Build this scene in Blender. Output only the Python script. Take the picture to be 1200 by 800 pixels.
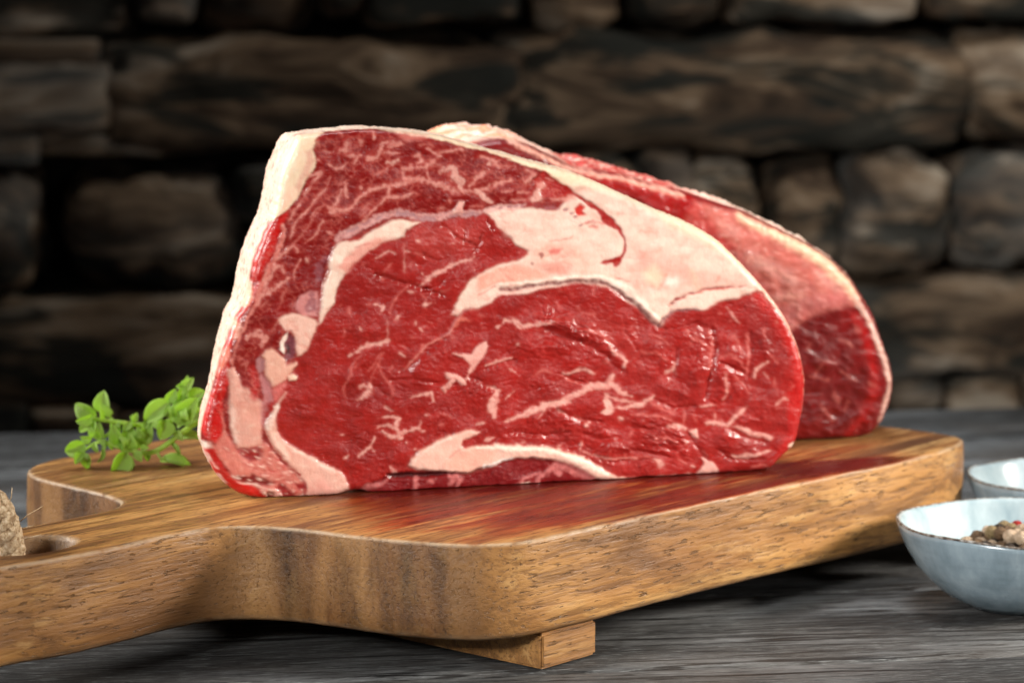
import bpy, bmesh, math, random
import numpy as np
from mathutils import Vector, Matrix, noise as mnoise

for _o in list(bpy.data.objects): bpy.data.objects.remove(_o, do_unlink=True)
SC = bpy.context.scene
COL = SC.collection
R = math.radians

# ---------------------------------------------------------------------------
# camera
# ---------------------------------------------------------------------------
CAM_H, PITCH, FPX = 0.2625, R(7.9), 3333.0          # metres above the table, tilt, focal length in reference units
cam = bpy.data.cameras.new('camera'); cam_ob = bpy.data.objects.new('camera', cam); COL.objects.link(cam_ob)
cam.sensor_width = 36.0; cam.lens = 36.0 * FPX / 1200.0
cam.clip_start = 0.02; cam.clip_end = 50
cam_ob.location = (0, 0, CAM_H); cam_ob.rotation_euler = (R(90) - PITCH, 0, 0)
cam.dof.use_dof = True; cam.dof.focus_distance = 1.045; cam.dof.aperture_fstop = 11.0
SC.camera = cam_ob

# ---------------------------------------------------------------------------
# world and lamps (a small studio: dim room, window-like lamp left, soft lamp in front, weaker lamp right)
# ---------------------------------------------------------------------------
W = bpy.data.worlds.new('World'); SC.world = W; W.use_nodes = True
W.node_tree.nodes['Background'].inputs[0].default_value = (0.80, 0.90, 1.0, 1)
W.node_tree.nodes['Background'].inputs[1].default_value = 0.02

def area(name, loc, target, size, power, color=(1, 1, 1), sy=None, spread=180):
    l = bpy.data.lights.new(name, 'AREA'); o = bpy.data.objects.new(name, l); COL.objects.link(o)
    l.energy = power; l.color = color; l.shape = 'RECTANGLE'; l.size = size; l.size_y = sy or size; l.spread = R(spread)
    o.location = loc
    o.rotation_euler = (Vector(target) - Vector(loc)).to_track_quat('-Z', 'Y').to_euler()
    return o
area('window_lamp', (-0.82, 1.24, 0.46), (-0.02, 1.12, 0.08), 0.36, 1.5, (1.0, 0.975, 0.93), spread=60)
area('front_lamp', (-0.56, 0.02, 0.50), (0.14, 1.20, 0.150), 0.24, 1.05, (1.0, 0.97, 0.93), spread=36)
area('overhead_lamp', (0.00, 1.42, 0.95), (0.02, 1.42, 0.0), 0.36, 1.5, (0.95, 0.98, 1.0), spread=50)
area('side_lamp', (1.02, 0.98, 0.42), (0.14, 1.10, 0.02), 0.24, 1.0, (1.0, 0.92, 0.82), spread=34)
area('added_wall_light', (0.66, 1.70, 0.66), (0.22, 2.06, 0.28), 0.25, 1.1, (1.0, 0.93, 0.84), spread=110)  # added light with no visible source, brightens the right of the wall
area('added_glint_light', (0.60, 0.30, 0.30), (0.03, 1.12, 0.10), 0.09, 0.10, (1.0, 0.98, 0.96), spread=50)  # added unseen light that makes moist glints on the cut face
SC.view_settings.view_transform = 'Standard'; SC.view_settings.look = 'None'
SC.view_settings.exposure = 0.0; SC.view_settings.gamma = 1.0; SC.view_settings.use_curve_mapping = False
# ---------------------------------------------------------------------------
# object helpers
# ---------------------------------------------------------------------------
def ray(px, py):
    """Directions in world space through reference coordinates (arrays allowed)."""
    x = (np.asarray(px, float) - 600) / FPX; y = -(np.asarray(py, float) - 400) / FPX
    cp, sp = math.cos(PITCH), math.sin(PITCH)
    return np.stack([x, cp + y * sp, -sp + y * cp], -1)
def on_z(px, py, z):
    d = ray(px, py); t = (z - CAM_H) / d[..., 2]
    return d * t[..., None] + np.array([0, 0, CAM_H])
def on_plane(px, py, P0, n):
    d = ray(px, py); C = np.array([0, 0, CAM_H])
    t = ((np.asarray(P0) - C) @ np.asarray(n)) / (d @ np.asarray(n))
    return d * t[..., None] + C
def at_depth(px, py, y):
    d = ray(px, py); t = y / d[..., 1]
    return d * t[..., None] + np.array([0, 0, CAM_H])

def tag(o, label=None, cat=None, group=None, kind=None):
    if label: o['label'] = label
    if cat: o['category'] = cat
    if group: o['group'] = group
    if kind: o['kind'] = kind
    return o
def empty(name, loc, label=None, cat=None, group=None, rz=0):
    o = bpy.data.objects.new(name, None); COL.objects.link(o); o.location = loc; o.rotation_euler = (0, 0, rz)
    o.empty_display_size = .02
    return tag(o, label, cat, group)
def mesh_obj(name, verts, faces, mat=None, parent=None, smooth=True, origin=(0, 0, 0)):
    me = bpy.data.meshes.new(name)
    v = np.asarray(verts, float) - np.asarray(origin)
    me.from_pydata(v.tolist(), [], faces); me.update()
    if smooth: me.polygons.foreach_set('use_smooth', [True] * len(me.polygons))
    if mat: me.materials.append(mat)
    o = bpy.data.objects.new(name, me); COL.objects.link(o)
    if parent: o.parent = parent
    else: o.location = origin
    return o
def bm_obj(name, bm, mat=None, parent=None, smooth=True):
    bmesh.ops.recalc_face_normals(bm, faces=bm.faces)
    me = bpy.data.meshes.new(name); bm.to_mesh(me); bm.free()
    if smooth: me.polygons.foreach_set('use_smooth', [True] * len(me.polygons))
    if mat: me.materials.append(mat)
    o = bpy.data.objects.new(name, me); COL.objects.link(o)
    if parent: o.parent = parent
    return o
def big_mesh(name, V, quads, mat, parent, origin, normals=None, attrs=None, tris=None):
    """Fast mesh from numpy arrays, keeping only the vertices in use."""
    used, inv = np.unique(quads.ravel(), return_inverse=True)
    q = inv.reshape(quads.shape).astype(np.int32)
    me = bpy.data.meshes.new(name)
    me.vertices.add(len(used)); me.vertices.foreach_set('co', (V[used] - np.asarray(origin)).astype(np.float32).ravel())
    me.loops.add(q.size); me.loops.foreach_set('vertex_index', q.ravel())
    me.polygons.add(len(q)); me.polygons.foreach_set('loop_start', np.arange(0, q.size, q.shape[1], dtype=np.int32))
    me.update(calc_edges=True)
    me.polygons.foreach_set('use_smooth', np.ones(len(q), bool))
    for k, A in (attrs or {}).items():
        if A.ndim == 2:
            at = me.attributes.new(k, 'FLOAT_COLOR', 'POINT'); B = np.ones((len(used), 4), np.float32); B[:, :3] = A[used]
            at.data.foreach_set('color', B.ravel())
        else:
            at = me.attributes.new(k, 'FLOAT', 'POINT'); at.data.foreach_set('value', A[used].astype(np.float32))
    if normals is not None: me.normals_split_custom_set_from_vertices(normals[used].astype(np.float32).tolist())
    me.materials.append(mat)
    o = bpy.data.objects.new(name, me); COL.objects.link(o); o.parent = parent
    return o
def tube(pts, rads, seg=8, cap=True):
    """Vertices and faces of a tube along a polyline."""
    P = [Vector(p) for p in pts]; V = []; Fc = []
    up = Vector((0, 0, 1))
    for i, p in enumerate(P):
        t = (P[min(i + 1, len(P) - 1)] - P[max(i - 1, 0)]).normalized()
        a = t.cross(up) if abs(t.z) < .95 else t.cross(Vector((1, 0, 0)))
        a.normalize(); b = t.cross(a)
        r = rads[i] if hasattr(rads, '__len__') else rads
        for k in range(seg):
            an = 2 * math.pi * k / seg
            V.append(p + a * (r * math.cos(an)) + b * (r * math.sin(an)))
        if i:
            for k in range(seg):
                Fc.append(((i - 1) * seg + k, (i - 1) * seg + (k + 1) % seg, i * seg + (k + 1) % seg, i * seg + k))
    if cap:
        Fc.append(tuple(range(seg))[::-1]); Fc.append(tuple((len(P) - 1) * seg + k for k in range(seg)))
    return V, Fc
def smooth_path(pts, n):
    """Catmull-Rom resampling of an open 3D polyline."""
    P = np.array(pts, float); P = np.vstack([2 * P[0] - P[1], P, 2 * P[-1] - P[-2]])
    m = len(P) - 3; out = []
    for t in np.linspace(0, m - 1e-6, n):
        i = int(t); f = t - i; a, b, c, d = P[i:i + 4]
        out.append(.5 * (2 * b + (c - a) * f + (2 * a - 5 * b + 4 * c - d) * f * f + (3 * b - a - 3 * c + d) * f ** 3))
    return np.array(out)
def closed_curve(pts, n, rounds=2):
    P = np.array(pts, float)
    for _ in range(rounds):                                     # Chaikin corner cutting, gentle
        Q = np.roll(P, -1, 0); P = np.stack([P * .8 + Q * .2, P * .2 + Q * .8], 1).reshape(-1, P.shape[1])
    L = np.r_[0, np.cumsum(np.linalg.norm(np.roll(P, -1, 0) - P, axis=1))]
    PP = np.vstack([P, P[:1]]); s = np.linspace(0, L[-1], n, endpoint=False)
    return np.stack([np.interp(s, L, PP[:, k]) for k in range(P.shape[1])], 1)

# ---------------------------------------------------------------------------
# material helpers
# ---------------------------------------------------------------------------
class NT:
    def __init__(s, name):
        s.m = bpy.data.materials.new(name); s.m.use_nodes = True; s.t = s.m.node_tree; s.n = s.t.nodes
        s.b = s.n['Principled BSDF']; s.out = s.n['Material Output']
    def add(s, typ, **kw):
        n = s.n.new(typ)
        for k, v in kw.items(): setattr(n, k, v)
        return n
    def link(s, a, b): s.t.links.new(a, b)
    def setin(s, n, k, v):
        if isinstance(v, bpy.types.NodeSocket): s.link(v, n.inputs[k])
        elif v is not None: n.inputs[k].default_value = v
    def coord(s, scale=(1, 1, 1), rot=(0, 0, 0), loc=(0, 0, 0), kind='Object'):
        c = s.add('ShaderNodeTexCoord'); m = s.add('ShaderNodeMapping')
        s.link(c.outputs[kind], m.inputs[0]); m.inputs['Scale'].default_value = scale; m.inputs['Rotation'].default_value = rot; m.inputs['Location'].default_value = loc
        return m.outputs[0]
    def noise(s, vec, scale, detail=4, rough=.55, dist=0):
        n = s.add('ShaderNodeTexNoise'); s.setin(n, 'Vector', vec); n.inputs['Scale'].default_value = scale; n.inputs['Detail'].default_value = detail
        n.inputs['Roughness'].default_value = rough; n.inputs['Distortion'].default_value = dist
        return n.outputs['Fac']
    def ramp(s, fac, stops, interp='LINEAR'):
        r = s.add('ShaderNodeValToRGB'); s.link(fac, r.inputs[0]); e = r.color_ramp.elements; r.color_ramp.interpolation = interp
        while len(e) < len(stops): e.new(.5)
        for k, (p, c) in enumerate(stops):
            e[k].position = p; e[k].color = (*c, 1) if len(c) == 3 else c
        return r.outputs[0]
    def mix(s, fac, a, b, mode='MIX'):
        m = s.add('ShaderNodeMix', data_type='RGBA', blend_type=mode)
        for k, v in ((0, fac), (6, a), (7, b)):
            if isinstance(v, bpy.types.NodeSocket): s.link(v, m.inputs[k])
            elif isinstance(v, (tuple, list)): m.inputs[k].default_value = (*v, 1)
            else: m.inputs[k].default_value = v
        return m.outputs[2]
    def math(s, op, a, b=0.0, c=None, clamp=False):
        m = s.add('ShaderNodeMath', operation=op, use_clamp=clamp)
        for k, v in enumerate((a, b, c)):
            if v is None: continue
            if isinstance(v, bpy.types.NodeSocket): s.link(v, m.inputs[k])
            else: m.inputs[k].default_value = v
        return m.outputs[0]
    def maprange(s, v, a, b, c=0.0, d=1.0, smooth=True):
        m = s.add('ShaderNodeMapRange', interpolation_type='SMOOTHSTEP' if smooth else 'LINEAR')
        s.link(v, m.inputs[0])
        for k, x in zip((1, 2, 3, 4), (a, b, c, d)): m.inputs[k].default_value = x
        return m.outputs[0]
    def attr(s, name, out='Color'):
        a = s.add('ShaderNodeAttribute', attribute_name=name); return a.outputs[out]
    def bump(s, h, strength, dist=.001, prev=None):
        b = s.add('ShaderNodeBump'); s.link(h, b.inputs['Height']); b.inputs['Strength'].default_value = strength; b.inputs['Distance'].default_value = dist
        if prev is not None: s.link(prev, b.inputs['Normal'])
        return b.outputs[0]
    def set(s, **kw):
        names = {'color': 'Base Color', 'rough': 'Roughness', 'normal': 'Normal', 'sss': 'Subsurface Weight', 'sscale': 'Subsurface Scale', 'srad': 'Subsurface Radius', 'coat': 'Coat Weight',
                 'coatr': 'Coat Roughness', 'spec': 'Specular IOR Level', 'trans': 'Transmission Weight', 'coatn': 'Coat Normal'}
        for k, v in kw.items():
            i = s.b.inputs[names[k]]
            if isinstance(v, bpy.types.NodeSocket): s.link(v, i)
            elif isinstance(v, tuple) and i.type == 'RGBA': i.default_value = (*v, 1)
            else: i.default_value = v
        return s.m
# ---------------------------------------------------------------------------
# table: weathered grey planks that run parallel to the wall
# ---------------------------------------------------------------------------
WYAW = R(8.6); WDIR = np.array([math.cos(WYAW), math.sin(WYAW)]); WNRM = np.array([-math.sin(WYAW), math.cos(WYAW)])
EDGE0 = on_z(50, 504, 0.0)[:2]                                   # a point of the table's far edge

def weathered_material():
    s = NT('weathered_grey_wood')
    info = s.add('ShaderNodeObjectInfo')
    c0 = s.coord((1, 1, 1)); off = s.add('ShaderNodeVectorMath', operation='ADD'); s.link(c0, off.inputs[0])
    sc = s.add('ShaderNodeVectorMath', operation='SCALE'); s.link(info.outputs['Random'], sc.inputs['Scale']); sc.inputs[0].default_value = (7, 3, 5); s.link(sc.outputs[0], off.inputs[1])
    def st(v):
        m = s.add('ShaderNodeMapping'); s.link(off.outputs[0], m.inputs[0]); m.inputs['Scale'].default_value = v; return m.outputs[0]
    broad = s.noise(st((.22, 1, 1)), 22, 5, .6, .4)
    grain = s.noise(st((.085, 1, 1)), 380, 6, .72, .4)
    fine = s.noise(st((.09, 1, 1)), 1200, 4, .7)
    crack = s.noise(st((.035, 1, 1)), 95, 3, .5, .5)
    blot = s.noise(st((.6, 1, 1)), 9, 4, .6)
    col = s.ramp(broad, [(.30, (.014, .013, .013)), (.46, (.052, .051, .050)), (.60, (.14, .145, .147)), (.75, (.28, .295, .30))])
    col = s.mix(s.maprange(grain, .50, .38), col, (.010, .009, .009))
    col = s.mix(s.math('MULTIPLY', s.maprange(fine, .53, .66), .45), col, (.36, .38, .38))
    ck = s.maprange(s.math('ABSOLUTE', s.math('SUBTRACT', crack, .5)), .022, .006)
    col = s.mix(s.math('MULTIPLY', ck, s.maprange(broad, .36, .48)), col, (.006, .005, .005))
    col = s.mix(s.math('MULTIPLY', s.maprange(blot, .52, .7), .35), col, (.10, .075, .055))
    h = s.math('SUBTRACT', s.math('ADD', s.math('MULTIPLY', grain, .8), s.math('MULTIPLY', fine, .4)), s.math('MULTIPLY', ck, .6))
    n = s.bump(h, .8, .0014)
    return s.set(color=col, rough=s.maprange(grain, .3, .7, .75, .48), normal=n, spec=.4)
MAT_TABLE = weathered_material()

t = tag(empty('table', (0, 1.1, 0)), 'weathered dark grey plank table that carries the cutting board and bowls', 'table')
off = 0.0; rnd = random.Random(4)
k = 0
widths = [.105, .118, .096, .122, .11, .101, .115, .12, .108, .112]
for wd in widths:
    # plank between distances off and off+wd in front of the far edge
    L, th = 2.2, .03
    bm = bmesh.new()
    nx = 60; prof = [(-wd / 2 + .001, -th), (-wd / 2 + .001, -.003), (-wd / 2 + .0018, -.001), (-wd / 2 + .004, 0), (-wd * .2, .0), (wd * .2, 0), (wd / 2 - .004, 0), (wd / 2 - .0018, -.001), (wd / 2 - .001, -.003), (wd / 2 - .001, -th)]
    rows = []
    for i in range(nx + 1):
        x = -L / 2 + L * i / nx
        rows.append([bm.verts.new((x, y + .0006 * mnoise.noise((x * 8, y * 9, k)), z + (.0008 * mnoise.noise((x * 5 + k, y * 20, 3.3)) - .0006 if z > -.01 else 0))) for (y, z) in prof])
    for i in range(nx):
        for j in range(len(prof) - 1):
            bm.faces.new((rows[i][j], rows[i + 1][j], rows[i + 1][j + 1], rows[i][j + 1]))
    bm.faces.new(rows[0]); bm.faces.new(rows[-1])
    o = bm_obj('plank', bm, MAT_TABLE, t)
    ctr = EDGE0 + np.array([.25, .25 * math.tan(WYAW)]) - WNRM * (off + wd / 2)
    o.location = (ctr[0], ctr[1] - 1.1, 0); o.rotation_euler = (0, 0, WYAW)
    off += wd + .0012; k += 1
# joists under the planks so the top does not float
for jx in (-.7, .8):
    bmj = bmesh.new()
    m = Matrix.Translation((jx, EDGE0[1] - .5 - 1.1 + jx * .15 + .04, -.0605)) @ Matrix.Rotation(WYAW, 4, 'Z') @ Matrix.Diagonal((.06, 1.08, .06, 1))
    bmesh.ops.create_cube(bmj, size=1, matrix=m); bm_obj('joist', bmj, MAT_TABLE, t, smooth=False)

# ---------------------------------------------------------------------------
# wall behind: rough stones in courses with deep black joints
# ---------------------------------------------------------------------------
def stone_material():
    s = NT('rough_stone')
    info = s.add('ShaderNodeObjectInfo'); c = s.coord()
    sc = s.add('ShaderNodeVectorMath', operation='SCALE'); s.link(info.outputs['Random'], sc.inputs['Scale']); sc.inputs[0].default_value = (9, 4, 6)
    ad = s.add('ShaderNodeVectorMath', operation='ADD'); s.link(c, ad.inputs[0]); s.link(sc.outputs[0], ad.inputs[1])
    m = s.add('ShaderNodeMapping'); s.link(ad.outputs[0], m.inputs[0]); m.inputs['Scale'].default_value = (.26, 1, 1)
    a = s.noise(m.outputs[0], 20, 4, .62, 1.2); b = s.noise(m.outputs[0], 26, 3, .55, .9); d = s.noise(m.outputs[0], 7, 3, .5)
    col = s.ramp(a, [(.30, (.012, .009, .007)), (.44, (.085, .056, .036)), (.55, (.26, .185, .120)), (.67, (.52, .45, .36))])
    col = s.mix(s.maprange(b, .52, .41, 0, .92), col, (.014, .018, .016))
    col = s.mix(s.math('MULTIPLY', info.outputs['Random'], .5), col, s.mix(.6, col, (.42, .33, .22), 'MULTIPLY'))
    col = s.mix(s.maprange(d, .50, .68, 0, .6), col, (.24, .24, .225))
    h = s.math('ADD', a, s.math('MULTIPLY', b, .5))
    return s.set(color=col, rough=.85, normal=s.bump(h, .9, .006), spec=.25)
MAT_STONE = stone_material()
MS = NT('black_joint'); MAT_JOINT = MS.set(color=MS.ramp(MS.noise(MS.coord(), 40), [(.3, (.006, .006, .006)), (.7, (.02, .018, .016))]), rough=.95, spec=.1)

WP = EDGE0 + WNRM * .46                                        # stones' front face stands this far behind the table edge
wall = tag(empty('stone_wall', (0, 1.62, 0)), 'dark rough stone wall with deep black joints behind the table', 'wall')
WN3 = np.array([WNRM[0], WNRM[1], 0.0])
def rough_block(w, h, d, seed, n=9, power=3.2, amp=.10, rough=.05):
    """A rounded, lumpy block w x h x d, subdivided cube pushed to a superellipsoid."""
    bm = bmesh.new(); bmesh.ops.create_cube(bm, size=2)
    bmesh.ops.subdivide_edges(bm, edges=bm.edges, cuts=n, use_grid_fill=True)
    for v in bm.verts:
        p = v.co; q = max((abs(p.x) ** power + abs(p.y) ** power + abs(p.z) ** power) ** (1 / power), 1e-6)
        c = p / q
        # keep block-like along the longer sides
        x, y, z = c.x * w / 2, c.y * d / 2, c.z * h / 2
        pv = Vector((x * 16 + seed * 3.1, y * 16, z * 16 + seed * 1.7))
        k = 1 + amp * mnoise.noise(pv) + rough * mnoise.noise(pv * 3.1) + rough * .5 * mnoise.noise(pv * 8)
        m = min(w, h, d) / 2
        v.co = (x + (k - 1) * m * c.x * 1.6, y + (k - 1) * m * c.y * 1.6, z + (k - 1) * m * c.z * 1.6)
    return bm
STONES = [(-70, -50, 152, 40), (160, -50, 232, 24), (240, -50, 368, 34), (376, -50, 430, 22), (438, -50, 612, 33), (636, -50, 737, 37), (746, -50, 862, 32), (868, -40, 1078, 30), (1090, -50, 1290, 16),
          (-80, 80, 124, 156), (-80, 48, 118, 76), (126, 52, 610, 174), (614, 44, 1126, 168), (1130, 32, 1320, 166),
          (-80, 156, 40, 192), (44, 160, 200, 190), 
          (-70, 204, 50, 345), (74, 208, 284, 342), (276, 196, 350, 262), (290, 262, 420, 342), (430, 190, 620, 340), (630, 180, 760, 330), (764, 176, 822, 262), (818, 178, 908, 300), (912, 184, 996, 330), (1004, 176, 1116, 326), (1124, 178, 1290, 322),
          (-80, 350, 420, 476), (426, 348, 900, 470), (906, 338, 1226, 442), (1230, 332, 1340, 438),
          (-60, 480, 30, 520), (34, 484, 130, 520), (136, 480, 330, 520), (340, 478, 620, 520), (630, 476, 860, 516), (866, 450, 1030, 500), (1036, 444, 1112, 496), (1118, 446, 1200, 492), (1206, 440, 1320, 490)]
_r = random.Random(9)                                            # the same courses go on to either side of the view
for y0, y1, w0, w1 in ((-50, 30, 110, 200), (40, 168, 260, 420), (178, 328, 110, 200), (336, 450, 300, 420), (456, 500, 90, 170)):
    x = 1330 if y0 != -50 else 1300
    while x < 1900:
        w = _r.uniform(w0, w1); STONES.append((x, y0 - 8, x + w, y1 - 8)); x += w + 6
    x = -90
    while x > -560:
        w = _r.uniform(w0, w1); STONES.append((x - w, y0 + 10, x, y1 + 12)); x -= w + 6
for i, (x0, y0, x1, y1) in enumerate(STONES):
    A = on_plane(x0, y0, (WP[0], WP[1], 0), WN3); B = on_plane(x1, y1, (WP[0], WP[1], 0), WN3)
    ctr = (A + B) / 2; w = abs((B - A)[:2] @ WDIR); h = abs(A[2] - B[2])
    d = .13; asp = w / max(h, 1e-6)
    bm = rough_block(w * 1.05, h * 1.03, d, i, n=12, power=3.4 if asp < 1.75 else 11.0, amp=.15, rough=.09)
    o = bm_obj('stone', bm, MAT_STONE, wall)
    rr = random.Random(i)
    dep = .032 + rr.uniform(-.012, .014)
    c = ctr + WN3 * (d / 2 - .01 + dep - .02)
    o.location = (c[0], c[1] - 1.62, c[2]); o.rotation_euler = (rr.uniform(-.06, .06), rr.uniform(-.015, .015), WYAW + rr.uniform(-.05, .05))
# the core of the wall, seen only as black joints
bm = bmesh.new()
c = WP + WNRM * .135
bmesh.ops.create_cube(bm, size=1, matrix=Matrix.Translation((c[0] + .2, c[1] - 1.62 + .2 * math.tan(WYAW), .10)) @ Matrix.Rotation(WYAW, 4, 'Z') @ Matrix.Diagonal((3.2, .09, 1.1, 1)))
bm_obj('joint_core', bm, MAT_JOINT, wall, smooth=False)
# ---------------------------------------------------------------------------
# cutting board: local frame x along the grain (towards the far right), y across
# ---------------------------------------------------------------------------
ZT, BT = 0.0500, 0.0360                                         # height of the top face, thickness
BU = np.array([.658, .753]); BU /= np.linalg.norm(BU); BYAW = math.atan2(BU[1], BU[0])
BO = np.array([0.0, 1.0])
def board_xy(a, b): return BO + BU * a + np.array([-BU[1], BU[0]]) * b
BOARD_OUT = [(-.0265, .066), (-.0245, .053), (-.0205, .038), (-.0145, .022), (-.006, .009), (.007, .0015), (.023, -.0003), (.05, -.0012), (.1, -.0025), (.145, -.005), (.19, -.0085), (.23, -.0118), (.262, -.0118), (.281, -.0086), (.295, -.0035), (.302, .0045), (.304, .016), (.303, .05), (.303, .12), (.303, .21),
             (.301, .235), (.294, .25), (.28, .258), (.25, .261), (.17, .261), (.09, .261), (.03, .2598), (.003, .2592), (-.010, .2545), (-.0205, .2465), (-.0268, .235), (-.029, .222), (-.0303, .206), (-.032, .191), (-.0338, .178), (-.038, .167), (-.047, .1603), (-.06, .1583), (-.095, .158), (-.15, .157), (-.20, .155), (-.224, .148), (-.232, .132), (-.224, .115), (-.20, .1095), (-.143, .110), (-.124, .1066), (-.104, .1050), (-.085, .1057), (-.067, .1072), (-.051, .1055), (-.0425, .101), (-.0348, .092), (-.0297, .080)]
HOLE_C, HOLE_R = (-.1135, .1315), .0130

P_A = on_z(283, 586, ZT); P_B = on_z(932, 550, ZT)               # foot line of the front steak
def to_board(p):
    d = np.asarray(p)[:2] - BO; return np.array([d @ BU, d @ np.array([-BU[1], BU[0]])])

def board_material():
    s = NT('oiled_acacia')
    def st(v, loc=(0, 0, 0)): return s.coord(v, loc=loc)
    broad = s.noise(st((.16, 1, .8)), 28, 4, .6, .9)
    mid = s.noise(st((.085, 1, .7), (3, 1, 2)), 105, 6, .66, .6)
    fine = s.noise(st((.06, 1, 1), (1, 5, 2)), 520, 5, .7, .3)
    pore = s.noise(st((.13, 1, 1), (4, 2, 8)), 820, 3, .6)
    col = s.ramp(broad, [(.28, (.060, .022, .008)), (.41, (.20, .082, .022)), (.53, (.37, .175, .048)), (.68, (.52, .28, .092))])
    col = s.mix(s.maprange(mid, .50, .38, 0, .72), col, (.085, .030, .010))
    col = s.mix(s.maprange(mid, .55, .68, 0, .50), col, (.62, .38, .15))
    col = s.mix(s.maprange(fine, .52, .40, 0, .60), col, (.085, .032, .012))
    col = s.mix(s.maprange(pore, .42, .35, 0, .75), col, (.050, .020, .009))
    sideg = s.math('SUBTRACT', 1.0, s.attr('topface', 'Fac'), clamp=True)
    col = s.mix(s.math('MULTIPLY', sideg, .12), col, (.52, .28, .095))
    # end grain drinks the oil; the shading of those faces is painted in too
    endg_shade = s.attr('endgrain_shade', 'Fac')
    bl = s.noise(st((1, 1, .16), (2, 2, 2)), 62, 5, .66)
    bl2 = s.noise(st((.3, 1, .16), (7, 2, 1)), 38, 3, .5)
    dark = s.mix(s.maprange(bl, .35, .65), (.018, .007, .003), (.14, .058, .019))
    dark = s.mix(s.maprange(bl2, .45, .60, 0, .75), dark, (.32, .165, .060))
    col = s.mix(s.math('MULTIPLY', endg_shade, .85), col, dark)
    # pale arris: wear, plus the edge highlight put into the colour
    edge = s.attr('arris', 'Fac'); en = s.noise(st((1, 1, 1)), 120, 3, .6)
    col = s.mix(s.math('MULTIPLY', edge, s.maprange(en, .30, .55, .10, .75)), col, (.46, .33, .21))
    # meat juice soaked into the top, in the frame of the foot line of the front steak
    a = to_board(P_A); b = to_board(P_B); ang = math.atan2(b[1] - a[1], b[0] - a[0]); L = np.linalg.norm(b - a); mid_ = (a + b) / 2
    tc = s.add('ShaderNodeTexCoord'); mp = s.add('ShaderNodeMapping', vector_type='TEXTURE'); s.link(tc.outputs['Object'], mp.inputs[0])
    mp.inputs['Location'].default_value = (mid_[0], mid_[1], 0); mp.inputs['Rotation'].default_value = (0, 0, ang)
    sp = s.add('ShaderNodeSeparateXYZ'); s.link(mp.outputs[0], sp.inputs[0])
    wob = s.noise(st((.35, 1, 1), (9, 3, 1)), 45, 4, .6)
    y = s.math('ADD', sp.outputs[1], s.math('MULTIPLY_ADD', wob, .075, -.0375))
    m1 = s.maprange(y, -.100, -.062); m2 = s.maprange(y, .07, .02)
    x = s.math('ADD', sp.outputs[0], s.math('MULTIPLY_ADD', wob, .05, -.025))
    m3 = s.maprange(x, -.095, -.05); m4 = s.maprange(x, .185, .125)
    top = s.attr('topface', 'Fac')
    st_ = s.math('MULTIPLY', s.math('MULTIPLY', m1, m2), s.math('MULTIPLY', m3, m4)); st_ = s.math('MULTIPLY', st_, top)
    patch = s.maprange(s.noise(st((.10, 1, 1), (6, 6, 1)), 110, 5, .68), .42, .55, .25, 1.0)
    st_ = s.math('MULTIPLY', st_, patch)
    col = s.mix(s.math('MULTIPLY', st_, 1.8, clamp=True), col, s.mix(1.0, col, (.86, .42, .22), 'MULTIPLY'))
    col = s.mix(st_, col, s.mix(.20, s.mix(1.0, col, (.62, .19, .11), 'MULTIPLY'), (.10, .010, .004)))
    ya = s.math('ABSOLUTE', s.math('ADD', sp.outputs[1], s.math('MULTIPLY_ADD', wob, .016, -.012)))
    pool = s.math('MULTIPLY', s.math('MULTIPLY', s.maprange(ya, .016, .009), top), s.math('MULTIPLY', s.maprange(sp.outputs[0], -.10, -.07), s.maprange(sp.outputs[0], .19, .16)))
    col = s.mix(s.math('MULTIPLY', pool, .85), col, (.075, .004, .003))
    h = s.math('ADD', s.math('MULTIPLY', fine, .7), s.math('MULTIPLY', mid, .6)); h = s.math('SUBTRACT', h, s.maprange(pore, .40, .33, 0, .9))
    rough = s.math('SUBTRACT', s.maprange(fine, .35, .65, .36, .52), s.math('MULTIPLY', st_, .12)); rough = s.math('SUBTRACT', rough, s.math('MULTIPLY', pool, .2))
    rough = s.math('MAXIMUM', rough, .12)
    return s.set(color=col, rough=rough, normal=s.bump(h, .55, .0011), spec=.42)
MAT_BOARD = board_material()

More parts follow.
